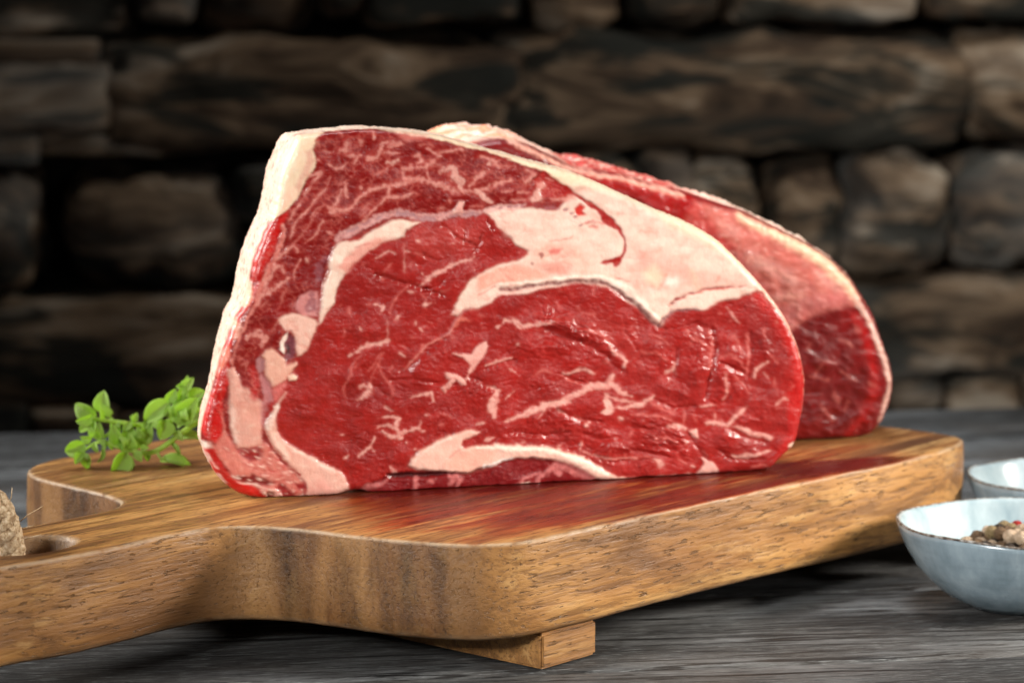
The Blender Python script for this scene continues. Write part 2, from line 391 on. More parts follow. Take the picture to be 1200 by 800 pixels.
board = tag(empty('cutting_board', (BO[0], BO[1], 0), rz=BYAW), 'thick wooden cutting board with a long handle, carrying the raw steaks', 'cutting board')
def build_board():
    N = 520
    out = closed_curve(BOARD_OUT, N, 3)
    nx = np.roll(out, -1, 0) - np.roll(out, 1, 0); nx /= np.linalg.norm(nx, axis=1)[:, None]; nrm = np.stack([nx[:, 1], -nx[:, 0]], 1)
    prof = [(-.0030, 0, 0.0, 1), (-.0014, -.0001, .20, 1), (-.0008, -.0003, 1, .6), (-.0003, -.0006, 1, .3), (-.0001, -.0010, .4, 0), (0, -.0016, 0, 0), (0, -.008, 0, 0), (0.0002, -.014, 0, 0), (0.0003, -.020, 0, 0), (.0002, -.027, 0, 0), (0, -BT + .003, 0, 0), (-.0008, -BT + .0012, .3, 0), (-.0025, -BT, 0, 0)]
    V = []; EG = []; AR = []; TF = []
    for (off, dz, ar, tf) in prof:
        for i in range(N):
            p = out[i] + nrm[i] * off
            wv = .0007 * mnoise.noise((p[0] * 55, p[1] * 55, dz * 60)) + .0003 * mnoise.noise((p[0] * 260, p[1] * 260, dz * 200))
            p = p + nrm[i] * wv * (1 if dz < -.0005 else .5)
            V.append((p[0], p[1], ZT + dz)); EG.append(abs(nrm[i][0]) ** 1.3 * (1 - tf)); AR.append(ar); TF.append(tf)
    Fc = []; K = len(prof)
    for r in range(K - 1):
        for i in range(N):
            j = (i + 1) % N; Fc.append((r * N + i, (r + 1) * N + i, (r + 1) * N + j, r * N + j))
    HN = 64; hb = len(V)
    hole_prof = [(.0022, 0, 0, 1), (.0008, -.0005, .7, .6), (0, -.0022, .2, 0), (0, -.018, 0, 0), (0, -BT + .002, 0, 0), (.0016, -BT, 0, 0)]
    for (off, dz, ar, tf) in hole_prof:
        for i in range(HN):
            an = 2 * math.pi * i / HN; r = HOLE_R + off
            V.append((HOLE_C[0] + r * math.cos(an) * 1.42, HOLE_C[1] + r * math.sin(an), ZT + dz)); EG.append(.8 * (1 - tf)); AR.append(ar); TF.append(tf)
    for r in range(len(hole_prof) - 1):
        for i in range(HN):
            j = (i + 1) % HN; Fc.append((hb + r * HN + i, hb + r * HN + j, hb + (r + 1) * HN + j, hb + (r + 1) * HN + i))
    bm = bmesh.new(); la = [bm.verts.layers.float.new(n) for n in ('endgrain_shade', 'arris', 'topface')]
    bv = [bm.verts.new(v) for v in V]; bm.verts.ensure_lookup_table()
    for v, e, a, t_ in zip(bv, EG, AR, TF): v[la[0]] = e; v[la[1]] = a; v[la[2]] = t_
    for f in Fc: bm.faces.new([bv[i] for i in f])
    for ring, hring in ((0, 0), (K - 1, len(hole_prof) - 1)):
        es = []
        for base, n in ((ring * N, N), (hb + hring * HN, HN)):
            for i in range(n):
                es.append(bm.edges.get((bv[base + i], bv[base + (i + 1) % n])))
        bmesh.ops.triangle_fill(bm, edges=es, use_beauty=True, use_dissolve=False)
    return bm_obj('board_slab', bm, MAT_BOARD, board)
slab = build_board()
def foot(a0, a1, b0, b1):
    bm = bmesh.new(); h = ZT - BT; eg = bm.verts.layers.float.new('endgrain_shade')
    bmesh.ops.create_cube(bm, size=1, matrix=Matrix.Translation(((a0 + a1) / 2, (b0 + b1) / 2, h / 2)) @ Matrix.Diagonal((a1 - a0, b1 - b0, h - .0006, 1)))
    bmesh.ops.bevel(bm, geom=bm.edges[:], offset=.0011, segments=2, affect='EDGES')
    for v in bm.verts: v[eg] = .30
    return bm_obj('foot', bm, MAT_BOARD, board, smooth=False)
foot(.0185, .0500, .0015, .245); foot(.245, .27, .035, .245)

# ---------------------------------------------------------------------------
# jute rope through the hole in the handle
# ---------------------------------------------------------------------------
def rope():
    s = NT('jute_fibre'); c = s.coord()
    n1 = s.noise(c, 700, 4, .65); n2 = s.noise(c, 160, 3, .6)
    col = s.ramp(n1, [(.3, (.20, .11, .05)), (.5, (.56, .41, .25)), (.7, (.78, .64, .46))]); col = s.mix(s.maprange(n2, .5, .35, 0, .5), col, (.16, .085, .04))
    m = s.set(color=col, rough=.9, normal=s.bump(n1, .8, .001), spec=.15)
    def bl(a, b, z): p = board_xy(a, b); return (p[0], p[1], z)
    path = smooth_path([bl(-.1195, .1335, .019), bl(-.1195, .1335, .035), bl(-.1202, .134, .053), bl(-.1255, .136, .0665), bl(-.137, .140, .0680), bl(-.148, .148, .060), bl(-.157, .160, .050), bl(-.164, .172, .031), bl(-.172, .182, .012), bl(-.187, .19, .0075), bl(-.21, .195, .0073)], 120)
    base = path[0]
    root = tag(empty('jute_rope', (base[0], base[1], 0)), 'frayed tan jute rope threaded through the hole in the board handle', 'rope')
    T_ = np.gradient(path, axis=0); T_ /= np.linalg.norm(T_, axis=1)[:, None]
    arc = np.r_[0, np.cumsum(np.linalg.norm(np.diff(path, axis=0), axis=1))]
    for q in range(3):
        pts = []
        for p, t_, s_ in zip(path, T_, arc):
            a = np.cross(t_, (.3, .2, .93)); a /= np.linalg.norm(a); b = np.cross(t_, a)
            an = s_ / .0130 * 2 * math.pi + q * 2 * math.pi / 3
            jit = .0004 * mnoise.noise((s_ * 400, q * 5, 0))
            pts.append(p + (a * math.cos(an) + b * math.sin(an)) * (.0027 + jit))
        V, Fc = tube(pts, [.0030 + .0003 * mnoise.noise((i * .4, q, 2)) for i in range(len(pts))], 10)
        mesh_obj('strand', V, Fc, m, root, origin=(base[0], base[1], 0))
    # loose fibres
    rnd = random.Random(2); V = []; Fc = []
    for i in range(70):
        k = rnd.randrange(18, 100); p = path[k]; d = Vector((rnd.gauss(0, 1), rnd.gauss(0, 1), rnd.gauss(0, 1))).normalized(); L = rnd.uniform(.004, .009)
        a = Vector(p) + d * .005; side = Vector((rnd.gauss(0, 1), rnd.gauss(0, 1), rnd.gauss(0, 1))).normalized()
        pts = [a, a + d * L * .4 + side * L * .3, a + d * L * .6 + side * L * .8]
        v, f = tube(pts, [.00022, .0002, .0001], 4); o = len(V); V += v; Fc += [tuple(x + o for x in q) for q in f]
    fo = mesh_obj('loose_fibres', V, Fc, m, root, origin=(base[0], base[1], 0)); fo['kind'] = 'stuff'
rope()
# ---------------------------------------------------------------------------
# numpy helpers: gradient noise, polygons, strokes
# ---------------------------------------------------------------------------
_rng = np.random.RandomState(7)
_perm = np.tile(_rng.permutation(512), 2)
_ang = _rng.rand(512) * 2 * math.pi
_gx, _gy = np.cos(_ang), np.sin(_ang)

def perlin(x, y, seed=0):
    x = x + seed * 17.31; y = y + seed * 9.77
    xi = np.floor(x).astype(np.int64); yi = np.floor(y).astype(np.int64)
    fx = x - xi; fy = y - yi
    u = fx * fx * fx * (fx * (fx * 6 - 15) + 10); v = fy * fy * fy * (fy * (fy * 6 - 15) + 10)
    def g(ix, iy, dx, dy):
        h = _perm[(_perm[ix & 511] + iy) & 511]
        return _gx[h] * dx + _gy[h] * dy
    a = g(xi, yi, fx, fy); b = g(xi + 1, yi, fx - 1, fy)
    c = g(xi, yi + 1, fx, fy - 1); d = g(xi + 1, yi + 1, fx - 1, fy - 1)
    return ((a + (b - a) * u) * (1 - v) + (c + (d - c) * u) * v) * 1.4

def fbm(x, y, seed=0, octaves=4, gain=0.5):
    s = 0; a = 1.0; t = 0
    for o in range(octaves):
        s = s + a * perlin(x * 2 ** o, y * 2 ** o, seed + o * 3); t += a; a *= gain
    return s / t * 1.3

def sstep(a, b, x):
    t = np.clip((x - a) / (b - a), 0, 1)
    return t * t * (3 - 2 * t)

def blur(A, n=1, r=1):
    for _ in range(n):
        for ax in (0, 1):
            A = sum(np.roll(A, k, ax) for k in range(-r, r + 1)) / (2 * r + 1)
    return A

def lin(r, g, b):
    c = np.array([r, g, b]) / 255.0
    return np.where(c <= 0.04045, c / 12.92, ((c + 0.055) / 1.055) ** 2.4)

class Canvas:
    """A pigment and relief map of a cut face, laid out in the traced outline's own units."""
    def __init__(s, x0, y0, x1, y1, sc, warp=1.3, seed=0):
        s.x0, s.y0, s.sc = x0, y0, sc
        s.w = int((x1 - x0) * sc) + 1; s.h = int((y1 - y0) * sc) + 1
        X, Y = np.meshgrid(x0 + np.arange(s.w) / sc, y0 + np.arange(s.h) / sc)
        s.X, s.Y = X, Y
        s.WX = X + warp * (1.3 * perlin(X / 22, Y / 22, seed + 1) + 0.9 * perlin(X / 8, Y / 8, seed + 2) + 0.35 * perlin(X / 3, Y / 3, seed + 3))
        s.WY = Y + warp * (1.3 * perlin(X / 22, Y / 22, seed + 4) + 0.9 * perlin(X / 8, Y / 8, seed + 5) + 0.35 * perlin(X / 3, Y / 3, seed + 6))
        s.col = np.zeros((s.h, s.w, 3)); s.fat = np.zeros((s.h, s.w)); s.z = np.zeros((s.h, s.w))
        s.lab = np.zeros((s.h, s.w), int)
        s.jit = fbm(X / 6, Y / 6, seed + 8, 3); s.thin = np.clip(.86 + .5 * fbm(X / 5, Y / 5, seed + 11, 3), .35, 1)
    def sl(s, x0, y0, x1, y1, pad):
        a = max(0, int((x0 - pad - s.x0) * s.sc)); b = min(s.w, int((x1 + pad - s.x0) * s.sc) + 2)
        c = max(0, int((y0 - pad - s.y0) * s.sc)); d = min(s.h, int((y1 + pad - s.y0) * s.sc) + 2)
        return slice(c, max(c, d)), slice(a, max(a, b))
    def seg(s, S, pts, ws, warp=True):
        X = (s.WX if warp else s.X)[S]; Y = (s.WY if warp else s.Y)[S]
        best = np.full(X.shape, 1e9)
        for (p, q, w0, w1) in zip(pts[:-1], pts[1:], ws[:-1], ws[1:]):
            dx, dy = q[0] - p[0], q[1] - p[1]; L = dx * dx + dy * dy + 1e-9
            t = np.clip(((X - p[0]) * dx + (Y - p[1]) * dy) / L, 0, 1)
            d = np.hypot(X - p[0] - t * dx, Y - p[1] - t * dy) - 0.5 * (w0 + (w1 - w0) * t)
            best = np.minimum(best, d)
        return best
    def stroke(s, pts, w, soft=1.0, jit=.42):
        if len(pts) == 1: pts = [pts[0], (pts[0][0] + .4, pts[0][1] + .3)]
        ws = [w] * len(pts) if not isinstance(w, (list, tuple)) else list(w) + [w[-1]] * (len(pts) - len(w))
        xs = [p[0] for p in pts]; ys = [p[1] for p in pts]
        S = s.sl(min(xs), min(ys), max(xs), max(ys), max(ws) + 4 + soft)
        mw = max(ws)
        d = s.seg(S, pts, ws) - s.jit[S] * min(mw, 6) * jit
        return S, (1 - sstep(-soft, soft, d)) * s.thin[S]
    def poly(s, pts, soft=1.2, warp=True):
        xs = [p[0] for p in pts]; ys = [p[1] for p in pts]
        S = s.sl(min(xs), min(ys), max(xs), max(ys), 5 + soft)
        X = (s.WX if warp else s.X)[S]; Y = (s.WY if warp else s.Y)[S]
        ins = np.zeros(X.shape, bool); P = list(pts) + [pts[0]]
        for (x0, y0), (x1, y1) in zip(P[:-1], P[1:]):
            if y0 == y1: continue
            c = ((y0 > Y) != (y1 > Y)) & (X < (x1 - x0) * (Y - y0) / (y1 - y0) + x0)
            ins ^= c
        d = s.seg(S, P, [0] * len(P), warp)
        d = np.where(ins, -d, d)
        return S, 1 - sstep(-soft, soft, d)
    def paint(s, Sm, col, fat=None, z=None, a=1.0, lab=None):
        S, m = Sm; m = m * a
        s.col[S] += (np.asarray(col) - s.col[S]) * m[..., None]
        if fat is not None: s.fat[S] += (fat - s.fat[S]) * m
        if z is not None: s.z[S] += z * m
        if lab is not None: s.lab[S] = np.where(m > 0.5, lab, s.lab[S])
    def fatpoly(s, pts, soft, col, fat=1, z=.4, lab=None):
        s.paint(s.poly(pts, 4.5 + soft), lin(184, 84, 74), .35, .05, a=.5)
        s.paint(s.poly(pts, soft + .8), col, fat, z, lab=lab)
    def sample(s, A, x, y):
        u = np.clip((x - s.x0) * s.sc, 0, s.w - 1.001); v = np.clip((y - s.y0) * s.sc, 0, s.h - 1.001)
        i = u.astype(int); j = v.astype(int); fu = u - i; fv = v - j
        if A.ndim == 3: fu = fu[..., None]; fv = fv[..., None]
        return (A[j, i] * (1 - fu) + A[j, i + 1] * fu) * (1 - fv) + (A[j + 1, i] * (1 - fu) + A[j + 1, i + 1] * fu) * fv
    def sample_lab(s, x, y):
        i = np.clip(((x - s.x0) * s.sc + .5).astype(int), 0, s.w - 1); j = np.clip(((y - s.y0) * s.sc + .5).astype(int), 0, s.h - 1)
        return s.lab[j, i]

def T(name, *pts):
    ox, oy, k = {'A1': (260, 140, .15), 'A2': (420, 140, .15), 'A3': (580, 160, .15), 'A4': (740, 220, .15), 'A5': (240, 240, .15),
                 'A6': (400, 250, .15), 'A7': (560, 270, .15), 'A8': (720, 310, .15), 'B1': (230, 350, .15), 'B2': (230, 470, .15),
                 'B3': (400, 360, .15), 'B4': (400, 470, .15), 'B5': (570, 360, .15), 'B6': (570, 470, .15),
                 'B7': (740, 350, .1838), 'B8': (740, 450, .1838)}[name]
    return [(ox + x * k, oy + y * k) for x, y in pts]

def taper_w(p, w):
    """Pointed ends for a streak of one width."""
    if isinstance(w, (list, tuple)) or len(p) < 2: return list(p), w
    if len(p) == 2:
        (a, b), (c_, d) = p; p = ((a, b), (.6 * a + .4 * c_, .6 * b + .4 * d), (c_, d))
    return list(p), [w * .55] + [w * 1.1] * (len(p) - 2) + [w * .3]

EYE, CAP, RIM, SEAM, CHAIN, MARB = range(6)

FACE1 = [(350, 160), (343, 176), (332, 200), (327, 224), (321, 258), (313, 272), (306, 290), (300, 305), (297, 318), (294, 336), (288, 358),
         (280, 370), (274, 384), (269, 398), (263, 413), (258, 430), (254, 446), (248, 468), (244, 480), (240, 494), (238.5, 507), (238, 520), (244, 536),
         (257, 559), (270, 571), (283, 579.5), (300, 584), (330, 585), (355, 584.5), (390, 583), (400, 579), (413, 575.5), (426, 575), (438, 579.5), (456, 580.5), (490, 580), (512, 577), (530, 578), (560, 574), (590, 575), (618, 571), (641, 571),
         (708, 566), (769, 562), (840, 556.5), (891, 553), (906, 549), (918, 536), (931, 525), (937, 512), (945, 472), (946, 441), (938.5, 407), (928, 383),
         (917, 363), (896, 336), (872, 310), (842, 280), (808, 261), (767, 245), (727, 226), (686, 207), (627, 191), (560, 172.5), (517, 159.5), (483, 156), (440, 152),
         (402, 154), (376, 157)]

def paint_steak_one():
    c = Canvas(225, 135, 960, 600, 1.6)
    X, Y = c.X, c.Y
    LEAN = lin(141, 27, 23); CAPL = lin(120, 13, 10); BRIGHT = lin(182, 20, 15); DARK = lin(112, 14, 13)
    FAT = lin(219, 189, 173); CREAM = lin(224, 198, 168); PINK = lin(200, 134, 120); WHITE = lin(230, 212, 198); MEMB = lin(150, 108, 112); ROSE = lin(196, 110, 100)
    c.col[:] = LEAN
    # ----- lean areas
    capP = T('A1', (400, 800), (560, 600), (700, 400), (720, 200), (860, 60), (1200, 60)) + T('A2', (600, 130), (1000, 240), (1200, 310)) + \
        T('A3', (370, 265), (610, 420), (660, 480), (520, 560), (360, 580), (0, 600)) + T('A2', (1000, 740), (900, 760), (600, 790), (300, 770)) + \
        T('A6', (220, 140), (0, 230)) + T('A5', (1000, 340), (960, 520), (910, 650), (880, 800)) + T('B1', (940, 180), (800, 440), (600, 700)) + \
        T('B2', (520, 200), (590, 360), (850, 640), (820, 770), (300, 800), (60, 500), (0, 200)) + T('B1', (80, 800), (250, 300), (390, 0)) + T('A5', (250, 780), (500, 200))
    c.paint(c.poly(capP, 2.0), CAPL, lab=CAP, z=-0.15)
    n = fbm(X / 40, Y / 40, 5, 4); c.col *= (1 + 0.22 * n)[..., None]
    # muscle bundles: irregular cells, slightly raised, in the big lean eye
    n2 = fbm(c.WX / 16, c.WY / 10, 9, 3); c.col *= (1 + 0.16 * n2)[..., None]
    chainP = T('B4', (150, 700), (180, 660), (380, 575), (700, 570), (980, 560), (1060, 540)) + T('B6', (0, 510), (120, 465), (220, 445), (400, 450), (640, 495), (900, 620), (980, 650), (0, 740)) + T('B4', (300, 780))
    c.paint(c.poly(chainP, 1.6), lin(112, 18, 20), lab=CHAIN, z=-1.0)
    # bright red edges of the cut, their partly lit look included in the pigment
    c.paint(c.poly(T('A5', (640, 30), (560, 120), (500, 210), (440, 340), (390, 450), (375, 590), (400, 610), (470, 490), (540, 380), (580, 260), (600, 160), (650, 100)), 4), BRIGHT)
    c.paint(c.poly(T('A5', (300, 800), (370, 720), (385, 640), (440, 560), (420, 660), (350, 800)) + T('B1', (360, 150), (300, 290), (280, 400), (250, 640), (205, 800)) + T('B2', (215, 60), (200, 200), (220, 300), (180, 335), (90, 310), (40, 200), (80, 0)) + T('B1', (130, 740), (200, 540), (255, 330), (340, 90)), 2.0), BRIGHT)
    c.paint(c.poly(T('B2', (40, 350), (90, 480), (160, 590), (250, 680), (330, 740), (450, 790), (590, 780), (520, 690), (430, 640), (300, 600), (220, 530), (150, 380)), 2.0), lin(186, 22, 20))
    c.paint(c.poly(T('A8', (1030, 205), (1120, 190), (1300, 400), (1500, 700), (1510, 1100), (1400, 1100), (1380, 700), (1200, 420), (1090, 240)), 6.0), BRIGHT, a=.65)
    c.paint(c.poly(T('B8', (1000, 0), (1130, 0), (1130, 220), (1060, 400), (960, 520), (900, 560), (890, 520), (1000, 300)), 3.0), lin(170, 18, 16), a=.6)
    # ----- rim fat
    rimTop = T('A1', (380, 820), (410, 785), (500, 700), (580, 630), (640, 520), (700, 420), (740, 340), (725, 260), (705, 230), (720, 160), (770, 110), (860, 75), (960, 72), (1180, 70)) + \
        T('A2', (120, 66), (200, 85), (300, 100), (420, 135), (560, 145), (680, 172), (800, 205), (900, 232), (1000, 245), (1100, 280), (1200, 315)) + T('A3', (100, 182), (200, 217), (300, 242), (370, 265), (430, 310), (520, 368), (610, 420)) + \
        [(760, 180), (600, 120), (400, 110), (280, 150), (280, 270)]
    c.paint(c.poly(rimTop, 1.2), CREAM, 1, .35, lab=RIM)
    c.paint(c.poly(T('A1', (640, 250), (700, 230), (725, 330), (640, 500), (590, 590), (580, 520), (630, 420), (660, 300)), 3), PINK, a=.6)
    c.paint(c.poly(T('A1', (450, 600), (560, 520), (590, 600), (480, 690), (430, 740)), 4), lin(232, 186, 160), a=.8)
    c.paint(c.stroke(T('A1', (560, 270), (640, 200), (700, 180)), 9, 5), lin(236, 196, 164), a=.6)
    c.paint(c.poly(T('A2', (280, 95), (400, 110), (560, 130), (500, 160), (380, 175), (330, 140)), 3), ROSE, a=.7)
    # ----- big fat on the right shoulder
    big = T('A2', (1000, 735)) + T('A3', (0, 580), (130, 570), (260, 560), (360, 572), (480, 575), (530, 535), (560, 490), (620, 465), (612, 420), (560, 380), (640, 330), (1100, 380)) + [(845, 255), (905, 318), (925, 342), (905, 343)] + \
        T('A8', (1130, 205), (1050, 230), (960, 260), (850, 280), (780, 310), (690, 350), (600, 345), (500, 350), (430, 390), (370, 480), (340, 495), (280, 440), (200, 350), (130, 300), (60, 250), (0, 210)) + \
        T('A7', (1010, 440), (900, 415), (780, 405), (640, 430), (540, 450), (450, 465), (400, 490), (280, 490), (180, 500), (100, 560), (0, 600)) + T('A6', (960, 750), (900, 800), (870, 790), (900, 700), (960, 600), (1000, 520), (1060, 490), (1130, 450)) + \
        T('A7', (100, 300), (200, 260), (300, 240), (390, 180), (385, 150), (300, 110), (270, 60), (200, 10)) + T('A3', (20, 700), (0, 660))
    c.fatpoly(big, 1.2, FAT, 1, .45, lab=SEAM)
    creamband = T('A3', (360, 250), (560, 380), (800, 420), (1000, 480), (1200, 560)) + T('A4', (300, 300), (620, 460), (900, 640), (1050, 760)) + [(925, 350), (905, 315), (845, 250), (700, 170), (600, 170)]
    c.paint(c.poly(creamband, 6), CREAM, a=.8, lab=RIM)
    c.paint(c.poly(T('A4', (0, 440), (250, 520), (560, 640), (900, 720), (900, 800), (0, 800)), 9), PINK, a=.45)
    c.paint(c.poly(T('A7', (400, 130), (560, 60), (800, 120), (860, 200), (960, 300), (1060, 380), (700, 350), (440, 250)), 9), lin(220, 170, 152), a=.7)
    c.paint(c.poly(T('A7', (0, 360), (150, 300), (300, 270), (440, 290), (540, 350), (520, 385), (300, 410), (120, 430), (0, 480)), 3), lin(214, 148, 128), a=.8)
    c.paint(c.poly(T('A7', (470, 260), (640, 240), (720, 290), (700, 350), (540, 350)), 5), lin(206, 122, 108), a=.6)
    c.paint(c.poly(T('A3', (40, 660), (200, 600), (420, 620), (560, 700), (500, 800), (100, 760)), 9), lin(226, 190, 174), a=.6)
    c.paint(c.poly(T('A4', (80, 660), (190, 600), (260, 680), (200, 780), (120, 740)), 6), CREAM, a=.7)
    c.paint(c.stroke(T('A4', (290, 735), (340, 740)), 9, 4), WHITE, a=.9, z=.3)
    c.paint(c.stroke(T('A8', (600, 60), (640, 180)), 6, 5), CREAM, a=.5)
    # vessels and red flecks in that fat
    c.paint(c.poly(T('A7', (550, 160), (590, 140), (660, 150), (640, 185), (580, 190)), 2), lin(196, 84, 74), a=.8)
    c.paint(c.stroke(T('A7', (495, 195)), 5.5, 1.4), lin(120, 24, 22)); c.paint(c.stroke(T('A7', (425, 252)), 3, 1.2), lin(130, 40, 36))
    for p in [((560, 80), (700, 65), (740, 40)), ((0, 508), (80, 470), (130, 440)), ((340, 405), (540, 385)), ((1180, 400), (1090, 370))]:
        c.paint(c.stroke(T('A7', *p), 1.3, 1.2), lin(176, 66, 56), a=.75, z=-.25)
    for p in [((405, 70), (390, 130), (340, 210)), ((830, 80), (800, 130))]:
        c.paint(c.stroke(T('A8', *p), 1.6, 1.5), lin(190, 104, 88), a=.7, z=-.3)
    c.paint(c.stroke(T('A3', (860, 560), (920, 600), (1000, 590)), 2.5, 3), PINK, a=.7); c.paint(c.stroke(T('A4', (60, 340), (200, 345), (195, 380)), 1.6, 2), PINK, a=.7)
    # cut slit on the right
    c.paint(c.stroke(T('A8', (425, 340), (470, 280), (560, 240), (680, 200), (800, 185), (900, 180), (1020, 172)), [2, 3, 3, 3, 3, 2.4, .8], .9), lin(150, 22, 20), z=-1.0)
    # membrane along the eye
    c.paint(c.stroke(T('A7', (150, 430), (260, 410), (420, 405), (560, 385), (680, 372), (800, 362), (960, 372), (1080, 420), (1200, 480)) + T('A8', (0, 155), (120, 230), (230, 330), (340, 445)), [3, 3, 3, 3, 4, 5, 6, 7, 7, 7, 7, 6, 4], 1.4, .12), lin(234, 214, 198), 1, .6)
    c.paint(c.stroke(T('A7', (170, 460), (300, 455), (440, 430), (620, 410), (780, 390), (900, 398), (1000, 415), (1080, 470), (1200, 545)) + T('A8', (50, 225), (150, 290), (220, 360), (290, 440), (350, 490)), [3, 5, 4, 4, 5, 5, 4, 5, 5, 5, 5, 5, 5, 3], 1.8, .12), lin(112, 50, 50), .5, -1.0)
    c.paint(c.stroke(T('A8', (350, 480), (400, 410), (470, 365), (560, 352), (660, 350)), [4, 4, 3, 3, 2], 1.6), lin(132, 78, 80), .5, -.5)
    c.paint(c.stroke(T('A7', (60, 540), (170, 490), (280, 480), (430, 462), (540, 440)), [2, 2, 3, 2.4, 2], 1.2), lin(216, 170, 158), 1, .2)
    # ----- seam between cap and eye, left half
    seam = T('A6', (615, 65), (500, 55), (410, 50), (330, 90), (220, 150), (130, 210), (0, 230)) + T('A5', (1010, 340), (980, 420), (970, 520), (920, 620), (915, 700)) + T('B1', (975, 0), (960, 120), (950, 200), (1000, 130), (1080, 20)) + \
        T('A5', (1020, 690), (1060, 600), (1110, 500)) + T('A6', (40, 460), (80, 400), (150, 340), (250, 260), (350, 210), (490, 180), (500, 130), (580, 90))
    c.fatpoly(seam, 1.1, lin(224, 198, 180), 1, .9, lab=SEAM)
    c.paint(c.poly(T('A6', (-20, 420), (40, 470), (150, 345), (250, 265), (360, 210), (420, 190), (300, 190), (170, 230), (60, 300)), 3), lin(212, 132, 118), a=.75)
    c.paint(c.stroke(T('A6', (100, 265), (220, 230)), 1.5, 1.5), lin(176, 60, 52), a=.6)
    # grey membrane above the seam
    c.paint(c.stroke([(396, 280), (412, 271), (426, 264), (440, 257), (456, 251), (471, 249), (490, 254), (512, 254), (531, 251), (548, 252), (563, 250)], [9, 10, 9, 9, 8, 7, 8, 9, 8, 8, 5], 1.8), lin(196, 140, 134), .7, -.3, lab=SEAM)
    for p, w in [([(466, 250), (486, 252)], 5), ([(490, 256), (508, 256)], 5), ([(528, 254), (536, 254)], 3), ([(544, 253), (560, 252)], 4), ([(408, 272), (418, 268)], 4), ([(426, 262), (432, 259)], 3), ([(440, 257), (447, 254)], 3)]:
        c.paint(c.stroke(p, w, 1.6), MEMB, .5, -.3, a=.85)
    c.paint(c.poly([(537, 235), (543.5, 235), (542, 251), (530, 251)], 1.6), lin(214, 158, 148), 1, .2, lab=SEAM)
    c.paint(c.stroke([(571, 247), (585, 243), (600, 243), (616, 241)], [8, 8, 7, 3], 1.8), lin(216, 168, 158), .8, .1, lab=SEAM)
    for p in [(577, 243), (585, 245), (596, 242), (604, 242), (611, 242), (640, 244), (646, 243), (652, 245), (661, 246), (669, 250), (673, 254), (679, 265)]:
        c.paint(c.stroke([p, (p[0] + 3, p[1] - .6)], 2.6, 1.1), lin(140, 76, 84), .5, -.3, a=.85)
    # ----- tail of the cap muscle running down through the fat
    tail = T('A3', (380, 270), (470, 330), (540, 375), (600, 400), (620, 440), (680, 480), (760, 520), (850, 580), (930, 640), (980, 710), (1012, 790)) + T('A7', (1130, 20), (1152, 80), (1153, 140), (1130, 210), (1110, 270), (1085, 290), (1060, 285), (1055, 255), (1000, 270), (950, 265), (975, 240), (1050, 215), (1105, 190), (1132, 130), (1137, 85), (1112, 40), (1085, 5)) + \
        T('A3', (960, 735), (900, 712), (840, 670), (790, 585), (720, 545), (670, 505), (610, 460), (500, 480), (380, 470), (300, 350))
    c.paint(c.poly(tail, 1.3), lin(150, 24, 20), 0, -.5, lab=CAP)
    c.paint(c.poly(T('A3', (620, 560), (660, 525), (710, 550), (690, 580), (715, 610), (660, 620), (630, 600)), 1.6), lin(186, 44, 36), 0)
    c.paint(c.stroke(T('A3', (690, 690), (760, 665), (860, 680)), [2, 3, 2], 1.5), lin(176, 40, 34), 0, a=.8); c.paint(c.stroke(T('A3', (740, 705), (800, 702)), 2.6, 1.5), lin(180, 60, 48), a=.7)
    # ----- left side: fat lobes, vessels
    c.paint(c.poly(T('B2', (215, 240), (280, 330), (330, 370), (500, 330), (590, 330), (700, 500), (850, 640), (820, 770), (600, 770), (520, 690), (300, 600), (200, 440), (150, 350)), 3), lin(192, 110, 98), .8, .2, lab=SEAM)
    c.fatpoly(T('B1', (250, 540), (310, 590), (350, 680), (400, 700), (440, 760), (520, 800)) + T('B2', (520, 20), (510, 150), (500, 250), (520, 330), (440, 350), (320, 370), (290, 290), (268, 180), (262, 60)), 2, lin(206, 152, 136), 1, .4, lab=SEAM)
    c.paint(c.poly(T('B2', (330, 0), (480, 30), (490, 220), (420, 200), (340, 120)), 8), lin(214, 150, 132), a=.6)
    c.paint(c.stroke(T('B2', (275, 40), (285, 180), (310, 300)), 5, 4), WHITE, a=.6)
    c.paint(c.poly(T('B2', (310, 370), (500, 355), (515, 400), (490, 460), (420, 470), (360, 440)), 2.2), lin(136, 36, 36), 0, -.5)
    c.paint(c.stroke(T('B2', (330, 375), (500, 365)), 4, 3), lin(172, 100, 100), a=.8)
    c.paint(c.stroke(T('B1', (450, 760), (470, 640), (440, 560)), 8, 4), lin(176, 40, 36), 0, a=.8)
    c.paint(c.poly(T('A5', (690, 810), (740, 720), (830, 670), (880, 690), (890, 810)) + T('B1', (950, 20), (940, 130), (850, 140), (780, 80), (770, 30)), 2), lin(190, 122, 118), .8, .1)
    for cx, cy, w in [(364, 360, 13), (374, 317, 11), (381, 305, 7), (372, 327, 8), (365, 347, 6)]:
        c.paint(c.stroke([(cx, cy), (cx + 1, cy - w * .35)], w, 2.2), lin(132, 74, 80), .4, -.4, a=.85)
    c.paint(c.stroke([(364, 361)], 3, 1.5), lin(190, 150, 150))
    c.fatpoly(T('B1', (640, 160), (690, 120), (770, 110), (830, 130), (930, 160), (945, 200), (930, 260), (890, 330), (860, 400), (820, 440), (790, 450), (780, 360), (760, 280), (740, 240), (700, 230), (650, 190)), 1.3, lin(217, 174, 157), 1, .6, lab=SEAM)
    c.fatpoly(T('B1', (540, 400), (600, 390), (650, 430), (700, 480), (710, 520), (780, 500), (790, 520), (760, 570), (720, 600), (680, 640), (640, 680), (600, 700), (580, 660), (550, 610), (530, 560), (530, 480), (510, 440)), 1.3, lin(212, 160, 140), 1, .6, lab=SEAM)
